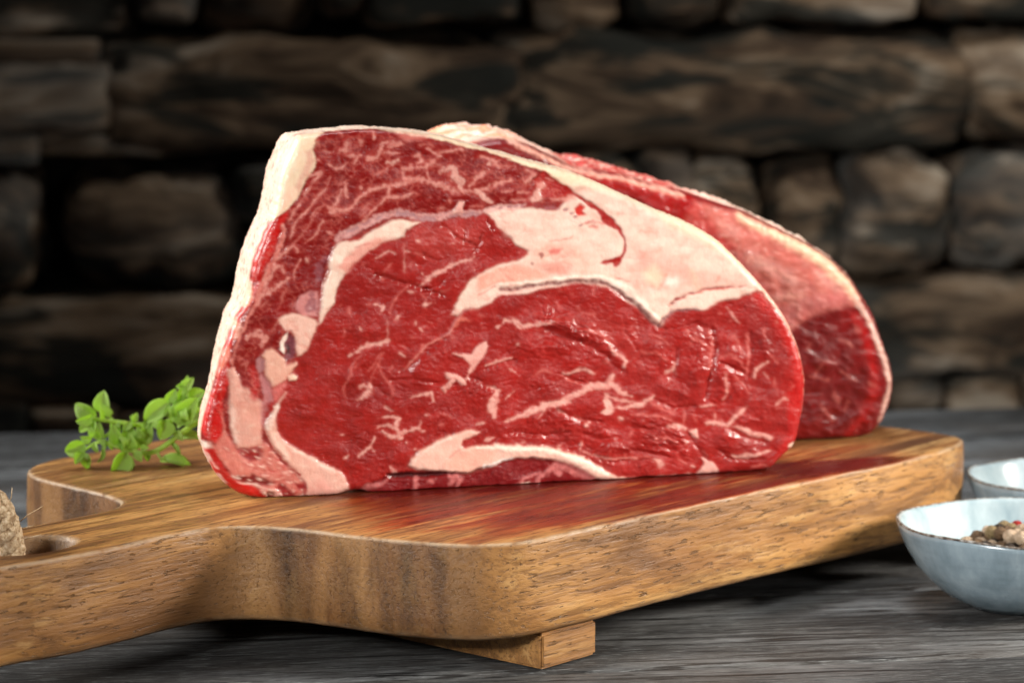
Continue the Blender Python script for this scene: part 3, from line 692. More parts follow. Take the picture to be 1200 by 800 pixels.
    c.paint(c.poly(T('B1', (720, 600), (760, 590), (790, 610), (780, 635), (730, 630)), 1.2), lin(232, 200, 176), 1, .5, lab=SEAM)
    c.paint(c.poly(T('B1', (720, 245), (680, 290), (650, 340), (660, 400), (700, 430), (690, 350), (715, 300)), 1), WHITE, 1, .5, lab=SEAM)
    c.paint(c.poly(T('B1', (730, 260), (770, 310), (780, 400), (750, 470), (710, 480), (700, 440), (715, 400), (695, 340)), 1.4), lin(120, 58, 66), .3, -.8, lab=SEAM)
    c.paint(c.stroke(T('B1', (722, 360), (728, 415)), 4, 2), lin(70, 46, 44), z=-.8)
    c.paint(c.poly(T('B1', (500, 450), (530, 480), (520, 580), (490, 590), (470, 540), (475, 480)), 1.5), lin(166, 112, 112), .5, -.2)
    c.paint(c.poly(T('B1', (510, 590), (550, 620), (590, 680), (600, 800), (540, 800), (520, 700), (500, 620)), 2), lin(172, 108, 108), .5, -.2)
    c.paint(c.poly(T('B1', (600, 700), (700, 630), (720, 640), (640, 790), (600, 790)), 3), lin(190, 96, 90), .3, 0)
    c.paint(c.stroke(T('B2', (530, 20), (520, 150), (540, 220)), [9, 8, 4], 3), lin(184, 118, 116), .6, -.1, a=.8)
    low = T('B1', (660, 790), (700, 720)) + T('B2', (640, 0), (638, 40), (615, 120), (630, 230), (690, 310), (790, 380), (900, 430), (990, 490), (1110, 540), (1150, 590), (1190, 650), (1200, 690), (1080, 760), (960, 790), (820, 790), (860, 690), (850, 630), (780, 560), (740, 520), (700, 490), (640, 420), (590, 330), (530, 220), (560, 150), (600, 60))
    c.fatpoly(low, 1.2, lin(213, 164, 148), 1, .7, lab=SEAM)
    c.paint(c.stroke(T('B2', (630, 20), (590, 130), (560, 200)), [4, 6, 7], 2), WHITE, a=.8)
    c.paint(c.stroke(T('B2', (600, 250), (660, 360), (730, 470)), [6, 9, 8], 3), lin(232, 198, 180), a=.8)
    c.paint(c.stroke(T('B2', (740, 370), (880, 440), (1060, 540)), [3, 4, 4], 3), lin(234, 204, 188), a=.7)
    c.paint(c.stroke(T('B2', (735, 380), (750, 470), (740, 520)), 3, 2.5), lin(204, 130, 114), a=.7, z=-.3)
    c.paint(c.poly(T('B2', (880, 640), (1000, 620), (1100, 700), (980, 760), (850, 740)), 5), lin(206, 140, 128), a=.6)
    c.paint(c.stroke(T('B2', (535, 235), (590, 340), (680, 480), (750, 530), (810, 565)), [2, 3, 2.6, 3, 3], 1.1), lin(150, 28, 26), 0, -.8)
    c.paint(c.poly(T('B2', (295, 575), (430, 562), (520, 600), (615, 640), (560, 662), (400, 642), (330, 612)), 2.2), lin(112, 18, 16), 0, -.4, lab=CAP)
    c.paint(c.poly(T('B2', (640, 640), (690, 650), (790, 750), (700, 750), (625, 690)), 2.4), lin(136, 36, 36), 0, -.3)
    c.paint(c.poly(T('B2', (760, 640), (850, 640), (855, 690), (800, 695)), 2.2), lin(140, 30, 30), 0, -.3)
    c.paint(c.poly(T('B2', (40, 320), (110, 325), (130, 370), (60, 375)), 2), WHITE, 1, .2)
    for p, w in [(((60, 380), (120, 470)), 2), (((100, 440), (170, 530)), 1.6), (((180, 570), (240, 640)), 3), (((280, 570), (340, 600)), 2), (((510, 690), (560, 740), (600, 740)), 3), (((620, 700), (660, 730)), 4), (((330, 630), (480, 660), (600, 700)), 1.6), (((820, 740), (860, 770)), 5)]:
        c.paint(c.stroke(T('B2', *p), w, 1.2), lin(236, 204, 190), 1, .2, a=.9)
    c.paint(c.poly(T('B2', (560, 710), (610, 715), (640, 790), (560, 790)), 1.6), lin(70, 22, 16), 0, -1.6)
    lowp = c.poly(T('B2', (215, 300), (330, 380), (590, 330), (850, 640), (820, 770), (600, 770), (520, 690), (300, 600), (200, 440)), 3)
    q = np.clip(fbm(c.WX / 9 + c.WY / 16, c.WY / 5 - c.WX / 14, 91, 3) * 2.4 - .1, 0, 1)
    c.paint((lowp[0], lowp[1] * q[lowp[0]] * (c.lab[lowp[0]] == SEAM)), lin(168, 52, 46), .3, -.2, a=.7)
    q = np.clip(fbm(c.WX / 12 + c.WY / 14, c.WY / 4 - c.WX / 10, 93, 3) * 2.4 - .5, 0, 1)
    c.paint((lowp[0], lowp[1] * q[lowp[0]]), lin(236, 200, 184), 1, .2, a=.8)
    # light stripes beside the bright edge
    c.paint(c.stroke(T('A5', (610, 160), (605, 290), (550, 420), (480, 540), (435, 640), (400, 760)) + T('B1', (420, 130), (350, 260), (312, 380), (290, 480), (285, 580)), [4, 6, 5, 6, 6, 5, 4, 3.4, 2.6, 2, 6], 1.6), lin(206, 120, 108), 1, .2, lab=MARB)
    c.paint(c.stroke(T('B1', (285, 560), (310, 640), (330, 720)), [5, 9, 8], 2), lin(218, 166, 150), 1, .2)
    c.paint(c.stroke(T('B2', (200, 100), (215, 220), (250, 340), (330, 480), (400, 560)), [3, 3, 8, 12, 9], 2.2), lin(200, 112, 100), 1, .1, a=.9)
    c.paint(c.stroke(T('B2', (100, 330), (180, 400), (270, 490), (370, 545)), [4, 8, 9, 8], 2), lin(206, 120, 106), 1, .1, a=.9)
    c.paint(c.poly(T('A5', (290, 620), (370, 600), (380, 720), (330, 800), (260, 800)) + T('B1', (330, 200), (290, 240)), 2), lin(236, 190, 160), 1, a=.8)
    c.paint(c.poly(T('B1', (300, 230), (360, 180), (330, 300), (290, 330)), 2), lin(226, 150, 126), 1, a=.8)
    c.paint(c.poly(T('B1', (215, 420), (270, 370), (270, 470), (200, 570), (170, 620)), 2), lin(226, 130, 104), 1, a=.7)
    # fibres, running with the bundles
    th = 1.0 + 1.5 * fbm(X / 120, Y / 90, 55, 2); cx_, sx_ = np.cos(th), np.sin(th)
    fu = (X * cx_ + Y * sx_); fv = (-X * sx_ + Y * cx_)
    fib = fbm(fu / 16, fv / 2.6, 57, 3); patchy = np.clip(.5 + 1.3 * fbm(X / 35, Y / 30, 58, 2), 0, 1)
    c.col *= (1 + (.24 * fib * patchy + .12 * fbm(X / 3, Y / 3, 59, 2)) * (1 - c.fat))[..., None]
    pale = np.clip(fbm(c.WX / 5 + 3, c.WY / 4, 63, 3) * 1.6 - .35, 0, 1) * patchy * (1 - c.fat) * .34
    c.col += (lin(190, 92, 84) - c.col) * pale[..., None]
    for P, a in ((T('A6', (560, 100), (1060, 90), (1120, 240), (900, 330), (640, 340), (500, 250)), .30), (T('B5', (500, 90), (760, 60), (1150, 120), (1150, 480), (1000, 300), (760, 170)), .16)):
        c.paint(c.poly(P, 12), lin(186, 72, 64), a=a)  # paler lean areas, partly the fall of light painted into the pigment
    for P, a in ((T('B3', (0, 500), (500, 560), (900, 800), (0, 800)) + T('B4', (500, 500), (0, 450)), .34), (T('B7', (720, 20), (900, 100), (980, 400), (900, 700), (760, 420)), .40), (T('A6', (0, 480), (400, 480), (600, 640), (300, 800), (0, 760)), .25), (T('B8', (560, 380), (900, 360), (860, 540), (580, 560)), .3)):
        c.paint(c.poly(P, 16), lin(96, 10, 10), a=a)  # darker lean areas, partly shading painted into the pigment
    # fat is mottled: pinker clouds, waxy lighter lumps
    mot = np.clip(fbm(c.WX / 20, c.WY / 16, 66, 4) * 1.5 + .1, 0, 1) * np.clip(c.fat - .5, 0, .5) * 2 * (c.lab == SEAM)
    c.col += (lin(206, 138, 120) - c.col) * (mot * .36)[..., None]
    lum = np.clip(fbm(c.WX / 9, c.WY / 8, 68, 3) * 2 - .5, 0, 1) * np.clip(c.fat - .5, 0, .5) * 2
    c.col += (lin(226, 204, 184) - c.col) * (lum * .40)[..., None]
    dk = np.clip(1 - np.abs(fbm(c.WX / 30, c.WY / 18, 69, 3)) * 9, 0, 1) * np.clip(fbm(X / 40, Y / 40, 70, 2) * 2, 0, 1) * (c.fat > .6) * (c.lab == SEAM)
    c.col += (lin(190, 104, 88) - c.col) * (dk * .4)[..., None]; c.z -= .25 * dk
    # ----- marbling of the cap muscle
    M = lin(206, 136, 124); M2 = lin(216, 162, 148)
    def mb(tile, w, *p, col=M, a=.95, soft=1.1):
        p, w = taper_w(p, w)
        P = T(tile, *p); w2 = [x * 1.5 + 2.2 for x in (w if isinstance(w, (list, tuple)) else [w])]
        c.paint(c.stroke(P, w2 if len(w2) > 1 else w2[0], 3.0), lin(176, 72, 62), .3, .05, a=.42)
        w = [x * .86 for x in w] if isinstance(w, (list, tuple)) else w * .86
        c.paint(c.stroke(P, w, soft + .4, .6), col, .9, .16, a=a * .92, lab=MARB)
    mb('A1', [4, 5, 3, 2.4, 2.4, 2], (700, 440), (770, 420), (720, 490), (650, 580), (590, 680), (540, 770)); mb('A1', [3, 3.4, 3, 2], (820, 530), (760, 590), (680, 690), (640, 740))
    mb('A1', [3, 3.4, 3, 2.5], (930, 560), (900, 640), (860, 690), (820, 680)); mb('A1', [3, 4, 4, 3.4, 3], (860, 710), (980, 710), (1050, 640), (1100, 590), (1200, 550))
    mb('A1', 3.6, (970, 500), (965, 590), (980, 620)); mb('A1', 2.6, (830, 350), (880, 380), (940, 380), (980, 340)); mb('A1', 3, (750, 320)); mb('A1', [6, 6, 4], (985, 170), (980, 240), (920, 250), a=.8)
    mb('A1', 4.6, (980, 290), (1080, 290)); mb('A1', 3, (1030, 350), (1055, 300)); mb('A1', 5, (1080, 170), (1090, 210), a=.7); mb('A1', 5, (1150, 300), (1210, 300), a=.8); mb('A1', 2.6, (870, 100), (920, 90), (940, 140), a=.7); mb('A1', 2, (790, 240), (850, 260)); mb('A1', 4, (1080, 540), (1090, 530)); mb('A1', 2, (1185, 90), (1190, 150))
    mb('A1', 2, (1000, 470), (960, 500), (920, 520), a=.6); mb('A1', 2, (700, 760), (740, 700), (800, 660), a=.6); mb('A1', 1.6, (1150, 700), (1080, 760), a=.6); mb('A1', 1.6, (850, 440), (830, 500), a=.6)
    mb('A2', [7, 6, 5, 5, 4], (80, 300), (150, 290), (180, 220), (190, 180), (330, 180), a=.85); mb('A2', 4, (220, 210), (310, 200), a=.8); mb('A2', 3.6, (200, 260), (320, 265), a=.8); mb('A2', [4, 5, 3], (230, 330), (270, 352), (315, 325), col=M2); mb('A2', 2, (120, 440), (200, 400), (270, 360), a=.7)
    mb('A2', [3, 4, 5, 5.5, 6, 6, 6, 6.5, 6, 4, 5, 5, 4, 3], (0, 620), (70, 570), (130, 540), (250, 520), (340, 490), (460, 470), (560, 490), (660, 510), (740, 560), (830, 560), (930, 570), (1040, 510), (1110, 490), (1190, 475))
    mb('A2', [6, 7, 5], (930, 570), (980, 600), (1030, 640), col=M2); mb('A2', [4, 4, 4, 3, 3], (240, 530), (240, 590), (200, 630), (130, 690), (40, 790)); mb('A2', [4, 4, 2], (240, 610), (320, 610), (450, 580)); mb('A2', 2, (0, 740), (60, 690), (120, 640), a=.6)
    mb('A2', [5, 4, 4, 5, 6, 4], (360, 450), (350, 390), (430, 370), (530, 370), (580, 340), (600, 320), a=.85); mb('A2', 5, (360, 445), (460, 470), a=.9); mb('A2', 3.6, (430, 290), (470, 290), (490, 330), (440, 360)); mb('A2', [2, 3, 4], (530, 220), (600, 260), (640, 290)); mb('A2', [2, 4, 4], (640, 265), (740, 245), (800, 235)); mb('A2', [5, 7, 11, 12, 6], (650, 395), (760, 390), (750, 440), (800, 485), (800, 540), col=M2, a=.85)
    mb('A2', [5, 6, 3], (900, 490), (930, 440), (980, 410)); mb('A2', 3, (870, 520), (920, 480)); mb('A2', 5.5, (1020, 350), (1060, 330), col=M2); mb('A2', [2, 3, 3], (960, 300), (1050, 320), (1110, 380)); mb('A2', 3, (540, 420), (560, 460)); mb('A2', 1.6, (130, 100), (120, 160), col=M2, a=.8); mb('A2', 2, (700, 620), (720, 650), a=.6); mb('A2', 2.4, (480, 200), (540, 190), (600, 220), a=.5); mb('A2', 2, (1120, 560), (1200, 545), a=.7)
    mb('A2', 2.5, (560, 320), (640, 360), a=.7); mb('A2', 3, (640, 700), (690, 690), a=.7); mb('A2', 2, (870, 690), (960, 680), a=.5)
    mb('A3', 2, (0, 220), (50, 190)); mb('A3', 3, (240, 260), (320, 290), a=.8); mb('A3', [6, 8, 6], (300, 310), (260, 350), (230, 355)); mb('A3', [7, 10, 10, 8], (375, 385), (330, 445), (310, 480), (360, 480), col=M2); mb('A3', [4, 3, 2], (0, 380), (60, 350), (130, 345)); mb('A3', 3, (180, 430), (260, 440)); mb('A3', 4, (330, 370), (385, 400)); mb('A3', 2.6, (140, 490), (240, 490), a=.8); mb('A3', [3, 5, 5], (450, 490), (560, 490), (620, 470), a=.8); mb('A3', 1.6, (400, 340), (460, 350), a=.6); mb('A3', 2, (60, 230), (150, 240), a=.5)
    mb('A5', 3, (830, 10), (740, 100), (690, 180), (660, 260)); mb('A5', 2.6, (930, 130), (870, 220), (780, 300)); mb('A5', [4, 4, 3.6, 4], (690, 320), (640, 370), (570, 420), (540, 460)); mb('A5', 3, (700, 320), (730, 370)); mb('A5', [5, 5, 5, 4], (540, 460), (530, 520), (480, 600), (460, 680)); mb('A5', 3.6, (540, 490), (600, 480), (620, 540)); mb('A5', [4, 5, 6, 6, 5], (640, 570), (570, 640), (520, 670), (440, 710), (410, 770)); mb('A5', 3, (800, 420), (820, 460), col=M2); mb('A5', 2, (760, 430), (700, 510), (690, 580), a=.8); mb('A5', 3, (700, 30), (650, 150), a=.8); mb('A5', 5, (960, 0), (980, 50), (1060, 50), (1150, 20), a=.9); mb('A5', 2, (950, 210), (1000, 240)); mb('A5', 2, (640, 640), (600, 720), (590, 790), a=.5); mb('A5', 1.6, (900, 40), (760, 230), (700, 290), a=.6)
    mb('B1', [5, 8, 9, 4], (400, 300), (470, 275), (530, 300), (515, 360)); mb('B1', 2, (500, 60), (560, 20), a=.5); mb('B1', 2, (640, 170), (590, 260), a=.5); mb('B1', 2, (350, 520), (400, 510), (390, 570), a=.5)
    # fine streaks between them, following the muscle
    capm = (c.lab == CAP)
    r = 1 - np.abs(fbm(c.WX / 14 + c.WY / 40, c.WY / 9 - c.WX / 30, 31, 3)) * 3.2
    fine = np.clip(r, 0, 1) ** 3 * np.clip(fbm(X / 30, Y / 30, 40, 2) * 1.6 + .55, 0, 1) * .55
    c.paint((np.s_[:, :], np.where(capm & (c.fat < .3), fine, 0)), lin(196, 104, 92), .5, .08)
    # ----- flecks in the lean eye
    F = lin(212, 156, 144); F1 = lin(196, 106, 98)
    def fk(tile, w, *p, col=F, a=.95, soft=1.0, lab=MARB):
        p, w = taper_w(p, w); a = a * (.72 if col is F1 else 1)
        P = T(tile, *p); w2 = [x * 1.4 + 1.6 for x in (w if isinstance(w, (list, tuple)) else [w])]
        c.paint(c.stroke(P, w2 if len(w2) > 1 else w2[0], 2.6), lin(176, 72, 64), .3, .04, a=.38)
        c.paint(c.stroke(P, w, soft + .35), col, .9, .14, a=a * .9, lab=lab)
    def fp(tile, *p, col=F):
        c.paint(c.poly(T(tile, *p), 1.1), col, 1, .16, lab=MARB)
    fk('B3', [2, 3, 4, 5, 5], (60, 375), (130, 340), (200, 305), (300, 285), (370, 255)); fk('B3', 1.2, (370, 255), (370, 200), (360, 100), a=.6); fk('B3', 4.5, (425, 95), (455, 75)); fk('B3', 2, (580, 110), (575, 145)); fk('B3', 2, (600, 160), (640, 185)); fk('B3', 3, (455, 360), (500, 385)); fk('B3', 2, (140, 150), (150, 180)); fk('B3', 2.4, (200, 305), (200, 270), a=.7)
    fp('B3', (870, 365), (1010, 370), (1080, 290), (1130, 265), (1150, 300), (1130, 350), (1090, 410), (1050, 460), (1010, 460), (990, 420), (930, 385)); fk('B3', [5, 3, 2], (1030, 440), (1000, 510), (980, 555)); fp('B3', (815, 510), (900, 530), (970, 575), (980, 610), (940, 610), (890, 570), (830, 560)); fk('B3', [4, 6], (870, 575), (800, 640)); fk('B3', [3, 4, 6, 4, 2], (150, 620), (220, 610), (225, 650), (190, 685), (130, 715)); fk('B3', [2, 2.4, 3, 3], (550, 705), (640, 685), (705, 665), (720, 720))
    for p in [((140, 370), (90, 450), (60, 540), (20, 640), (30, 710)), ((310, 350), (240, 470), (200, 500)), ((290, 430), (310, 500), (350, 570), (400, 650), (380, 710)), ((400, 460), (370, 500)), ((330, 350), (270, 480), (230, 580)), ((100, 480), (130, 440)), ((480, 300), (500, 330)), ((540, 230), (570, 240)), ((20, 160), (20, 230)), ((1150, 450), (1200, 435)), ((860, 230), (880, 250)), ((640, 300), (620, 340))]:
        fk('B3', 1.5, *p, col=F1, a=.85, lab=None)
    fk('B3', [3, 3, 3, 3, 2.8, 2.6, 2, 1.2], (1040, 10), (960, 20), (900, 110), (860, 180), (790, 240), (690, 290), (600, 370), (490, 480), col=lin(204, 128, 118), a=.8)
    c.paint(c.stroke(T('B3', (1000, 0), (930, 60), (880, 120), (840, 190), (780, 230)), 2.4, 2), lin(140, 84, 88), a=.5, z=-.4)
    fk('B3', [2, 4, 5, 2], (900, 150), (920, 100), (950, 90), (1000, 110), col=lin(206, 110, 92), a=.6); fk('B3', 3, (860, 55), (920, 20), a=.8)
    fk('B5', [2, 3, 5, 6, 4, 3, 3], (90, 150), (150, 100), (210, 105), (270, 150), (330, 140), (430, 125), (520, 115)); fk('B5', [3, 4, 4, 4, 2], (960, 280), (1000, 365), (1060, 380), (1090, 420), (1075, 470), a=.9); fk('B5', [1.6, 2, 2, 2], (770, 180), (840, 185), (910, 225), (955, 270), col=F1)
    fk('B5', [5, 6, 6, 8, 7, 6, 4], (340, 800), (560, 740), (720, 670), (810, 615), (930, 625), (970, 570), (1000, 535)); fk('B5', [7, 5, 1], (970, 600), (1040, 660), (1130, 692)); fk('B5', [6, 6, 7], (945, 690), (930, 740), (980, 790)); fk('B6', [1, 5, 7, 7, 6], (130, 162), (250, 120), (350, 80), (500, 30), (640, -5)); fp('B6', (910, -10), (960, -10), (1000, 50), (980, 100), (930, 105), (900, 85), (930, 60)); fk('B5', [2, 3, 3], (970, 700), (1080, 720), (1200, 742), a=.8); fk('B5', [2, 4, 5], (980, 780), (1100, 770), (1200, 760))
    fk('B5', [2, 3, 2], (0, 455), (90, 420), (200, 400)); fk('B5', 3, (170, 480), (215, 512)); fk('B5', 2, (150, 705), (215, 655)); fk('B5', [2, 6, 8, 9], (20, 610), (85, 655), (60, 730), (45, 800)); fk('B6', [9, 9, 5], (45, 0), (50, 60), (55, 110)); fk('B5', 2.4, (390, 520), (440, 490), (505, 512), col=F1); fk('B5', 2, (600, 510), (640, 520)); fk('B5', [2, 3, 4, 3], (650, 520), (710, 490), (770, 485), (835, 518)); fk('B5', 2, (600, 530), (660, 580), (720, 590), col=F1); fk('B5', 2.4, (240, 290), (250, 290)); fk('B5', 2.4, (920, 420), (960, 440), col=F1, a=.6)
    fk('B6', 4.4, (775, 195), (800, 165)); fk('B6', 1.2, (540, 60), (620, 100), a=.7, lab=None); fk('B6', 1.4, (460, 70), (400, 130), a=.6, lab=None); fk('B6', 3, (740, 325), (740, 390), a=.8); fk('B6', 4.4, (1040, 130), (1055, 125)); fk('B6', [1.2, 1.6, 1.6, 1.4], (760, 400), (920, 440), (1060, 440), (1180, 445), a=.7, lab=None); fk('B6', 5, (0, 300), (45, 280)); fk('B6', 2.4, (270, 330), (290, 315), a=.6); fk('B6', 2, (690, 110), (770, 150), col=F1, a=.8); fk('B6', 2, (560, 355), (590, 340), a=.6); fk('B6', 2, (1120, 270), (1140, 230), col=F1)
    fk('B4', [2, 3, 5, 5, 4, 3], (330, 120), (460, 130), (425, 200), (440, 250), (490, 240), (610, 215)); fk('B4', [3, 4, 5], (325, 235), (380, 275), (460, 272)); fk('B4', [2, 3, 4], (280, 200), (370, 180), (425, 215), a=.8); fk('B4', 3, (270, 290), (215, 350), (260, 390)); fk('B4', [3, 3], (215, 355), (140, 422), a=.9); fk('B4', 3, (345, 35), (395, 75)); fk('B4', 3.4, (660, 105), (680, 112)); fk('B4', 2, (20, 440), (50, 410)); fk('B4', 3, (0, 250), (10, 265)); fk('B4', 3, (630, 240), (650, 235)); fk('B4', 3, (1050, 190), (1110, 170)); fk('B4', 2, (570, 380), (575, 390)); fk('B4', 2, (610, 200), (620, 150), a=.5); fk('B4', 1.6, (770, 100), (840, 110), (855, 140), col=F1); fk('B4', 2, (510, 320), (515, 320)); fk('B4', 2, (760, 190), (800, 175), col=F1)
    fk('B4', [2, 5], (380, 510), (420, 558), a=.7); fk('B4', 2, (1180, 285), (1140, 310))
    fk('B7', 1.6, (610, 65), (650, 120), (690, 160)); fk('B7', 2.2, (375, 285), (400, 240), (430, 270), (490, 315), col=F1); fk('B7', [1.4, 3, 4, 2, 1.6], (480, 190), (520, 260), (500, 340), (495, 430), (510, 460), col=F1, a=.8); fk('B7', [1.6, 2.4, 2], (735, 225), (747, 380), (740, 480), col=F1, a=.9); fk('B7', 3, (785, 500), (800, 440), (870, 400)); fk('B7', 2, (840, 470), (870, 510), a=.8); fk('B7', 2, (920, 680), (970, 630), (1000, 640)); fk('B7', 2.6, (440, 680), (540, 680)); fk('B7', 2.2, (590, 480), (610, 560), (605, 600), (590, 640), a=.8); fk('B7', 4, (225, 470), (265, 450), (280, 405)); fk('B7', [5, 6, 4], (0, 680), (60, 675), (135, 628)); fk('B7', 1.5, (650, 490), (690, 530), (750, 600), col=F1); fk('B7', 2, (350, 190), (360, 230), col=F1); fk('B7', 3, (915, 150), (930, 160), a=.5); fk('B7', 1.5, (845, 190), (850, 240), col=F1); fk('B7', 1.6, (910, 500), (912, 560), col=F1); fk('B7', 1.6, (860, 330), (900, 380), (940, 410), col=F1)
    fk('B7', 1.5, (560, 370), (620, 350), (680, 390), (730, 450), col=F1); fk('B7', 1.4, (620, 260), (660, 240), (690, 290), (700, 350), col=F1); fk('B7', 1.4, (60, 330), (110, 350), (160, 340), (230, 400), col=F1, lab=None); fk('B7', 1.4, (120, 230), (200, 260), (250, 300), col=F1, lab=None)
    fk('B8', [2, 3, 3], (130, 125), (200, 160), (260, 190), col=F1); fk('B8', [3, 5, 3], (240, 270), (290, 255), (345, 285)); fk('B8', 3, (335, 190), (330, 250), col=F1); fp('B8', (375, 300), (420, 288), (432, 352), (395, 345)); fk('B8', [3, 5, 4, 4, 1], (490, 250), (540, 243), (610, 262), (660, 210), (740, 150)); fk('B8', 2, (535, 235), (530, 190), a=.7); fk('B8', [2, 5, 5, 4], (650, 265), (720, 290), (780, 320), (890, 342)); fk('B8', [2, 6, 5, 2], (640, 450), (700, 460), (780, 450), (880, 422)); fk('B8', 3, (770, 530), (830, 515), (890, 532), col=F1); fk('B8', [4, 6], (150, 485), (190, 515)); fk('B8', 3, (390, 525), (400, 528)); fk('B8', 3, (340, 370), (360, 375)); fk('B8', 2, (140, 340), (220, 345), (280, 370), col=F1); fk('B8', 2, (0, 190), (100, 195), (220, 215), (270, 235), col=F1); fk('B8', 2, (400, 190), (420, 240), col=F1); fk('B8', 1.6, (0, 460), (90, 465), (140, 480), col=F1); fk('B8', 1.6, (300, 480), (360, 510), col=F1); fk('B8', 2, (450, 430), (490, 460), col=F1)
    fp('B8', (455, 468), (520, 498), (552, 550), (545, 600), (390, 600), (440, 545), (462, 510)); fk('B8', [2, 4, 5], (0, 605), (200, 592), (400, 585), a=.8)
    fk('A6', [2, 4, 5, 4, 3, 2], (620, 565), (690, 500), (740, 460), (840, 410), (940, 380), (1040, 345)); fk('A6', 2, (330, 310), (370, 295), (410, 310)); fk('A6', 1.6, (270, 345), (340, 300)); fk('A6', 2.5, (390, 390), (340, 450), col=F1); fk('A6', 1.3, (490, 230), (490, 420), (500, 460), a=.7, lab=None); fk('A6', 3.6, (590, 210), (605, 222)); fk('A6', 2, (635, 475), (640, 490)); fk('A6', 1.4, (530, 560), (440, 650), (390, 720), (375, 780), col=F1, lab=None); fk('A6', 4, (640, 722), (700, 700)); fk('A6', 2, (520, 610), (565, 617)); fk('A6', 1.6, (630, 630), (660, 670), col=F1); fk('A6', 3, (260, 715), (325, 718), (300, 770)); fk('A6', 4, (65, 740), (70, 790), col=F1); fk('A6', 2, (160, 410), (185, 395), col=F1); fk('A6', 2, (320, 500), (345, 515), col=F1); fk('A6', 2.4, (860, 230), (880, 240)); fk('A6', 2.4, (510, 290), (530, 300)); fk('A6', 3, (570, 310), (650, 350), col=F1, a=.7); fk('A6', 2, (200, 720), (230, 715), col=F1); fk('A6', 2, (780, 610), (830, 600), col=F1); fk('A6', 1.6, (1000, 200), (960, 190), col=F1, a=.6)
    fk('A7', 2, (0, 660), (50, 670), col=F1, a=.8); fk('A7', 1.6, (905, 430), (910, 500), col=F1, a=.8); fk('A7', 1.6, (780, 600), (800, 640), col=F1, a=.6); fk('A7', 1.8, (820, 640), (900, 655), (905, 690), col=F1, a=.7); fk('A7', 1.6, (600, 560), (640, 600), col=F1, a=.6)
    # tiny specks
    rng = np.random.RandomState(3)
    for i in range(200):
        x = rng.uniform(340, 930); y = rng.uniform(265, 550); a = rng.uniform(-.9, .4); L = rng.uniform(.5, 5)
        c.paint(c.stroke([(x, y), (x + L * math.cos(a), y + L * math.sin(a))], rng.uniform(.6, 1.7), 1), F1, .5, .06, a=rng.uniform(.2, .6) * (0 if c.sample(c.fat, np.array(x), np.array(y)) > .3 else 1))
    # ----- fat wedge at the bottom
    wedge = T('B4', (525, 505), (540, 460), (600, 400), (700, 340), (760, 300), (870, 260), (960, 225), (1075, 240), (1000, 285), (950, 302), (940, 340), (960, 365), (1060, 350), (1200, 345)) + T('B6', (150, 345), (300, 355), (420, 355), (550, 380), (680, 420), (780, 460), (880, 510), (955, 565), (1040, 600), (1180, 610), (1160, 640), (960, 640), (860, 600), (760, 540), (640, 490), (520, 460), (400, 450), (300, 440), (220, 440), (120, 465), (40, 500)) + T('B4', (1130, 505), (1050, 540), (980, 560), (900, 560), (700, 540), (560, 520))
    c.fatpoly(wedge, 1.1, lin(217, 172, 155), 1, .9, lab=SEAM)
    c.paint(c.poly(T('B4', (800, 480), (900, 400), (1050, 380), (1200, 380), (1200, 480), (1000, 550), (880, 550)), 6), lin(218, 158, 138), a=.6)
    c.paint(c.stroke(T('B4', (1060, 358), (1200, 354)) + T('B6', (150, 365), (420, 375), (560, 405), (700, 450), (820, 510), (930, 575)), [2, 5, 6, 7, 8, 9, 8, 4], 2.5), lin(240, 212, 194), a=.9, z=.7)  # raised upper lip, painted lighter where it catches the light
    c.paint(c.stroke(T('B4', (550, 480), (700, 350), (880, 265)), [2, 2, 2], 1.5), lin(232, 200, 186), a=.7)
    c.paint(c.stroke(T('B4', (840, 440), (920, 370), (960, 366)), 1.5, 1.5), lin(190, 112, 98), a=.6, z=-.3)
    c.paint(c.stroke(T('B6', (-20, 500), (30, 490), (120, 455), (200, 440)), [4, 4, 3, 2], 1.2), lin(240, 232, 224), 1, .3)
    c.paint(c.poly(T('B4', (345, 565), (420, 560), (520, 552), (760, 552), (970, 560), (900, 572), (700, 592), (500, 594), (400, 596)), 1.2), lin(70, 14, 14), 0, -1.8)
    # shreds of the strip below
    for tile, w, p in [('B4', [5, 5, 4], ((590, 600), (590, 650), (575, 715))), ('B4', [3, 7, 8, 4], ((840, 580), (860, 640), (890, 600), (940, 625))), ('B4', [5, 3], ((915, 650), (885, 715))), ('B4', [2, 3, 2], ((330, 735), (400, 740), (495, 710))), ('B4', [7, 6, 3], ((190, 680), (250, 660), (370, 620))), ('B4', 4, ((690, 620), (720, 630))),
                       ('B6', [4, 8, 8], ((450, 580), (530, 520), (570, 560))), ('B6', [3, 4, 3], ((200, 675), (300, 610), (420, 560))), ('B6', [3, 5, 3], ((270, 660), (320, 655), (380, 650))), ('B6', [4, 9, 8, 3], ((540, 490), (640, 520), (780, 575), (860, 615))), ('B6', [5, 5], ((420, 590), (400, 660)))]:
        c.paint(c.stroke(T(tile, *p), w, 2), lin(196, 112, 108), .8, .5, a=.8)
    c.paint(c.stroke(T('B6', (285, 655), (330, 650)), 4, 1.5), lin(226, 200, 180), 1, .3)
    # right edge: thin skin of fat
    c.paint(c.stroke([(890, 335), (898, 342), (917, 366), (928, 386), (939, 409), (946, 441), (946, 471), (942, 488)], [8, 8, 7, 6, 5, 4, 3, 1], 2.2), lin(220, 176, 156), 1, 0, lab=RIM)
    c.paint(c.stroke([(927, 522), (933, 520)], 5, 1.5), lin(236, 210, 190), 1)
    c.z = blur(c.z, 2, 2) * .8; c.col = blur(c.col, 1, 1)
    # ----- relief: bundles, ridges, creases; crease shade is darkened into the colour as well
    lean = 1 - c.fat
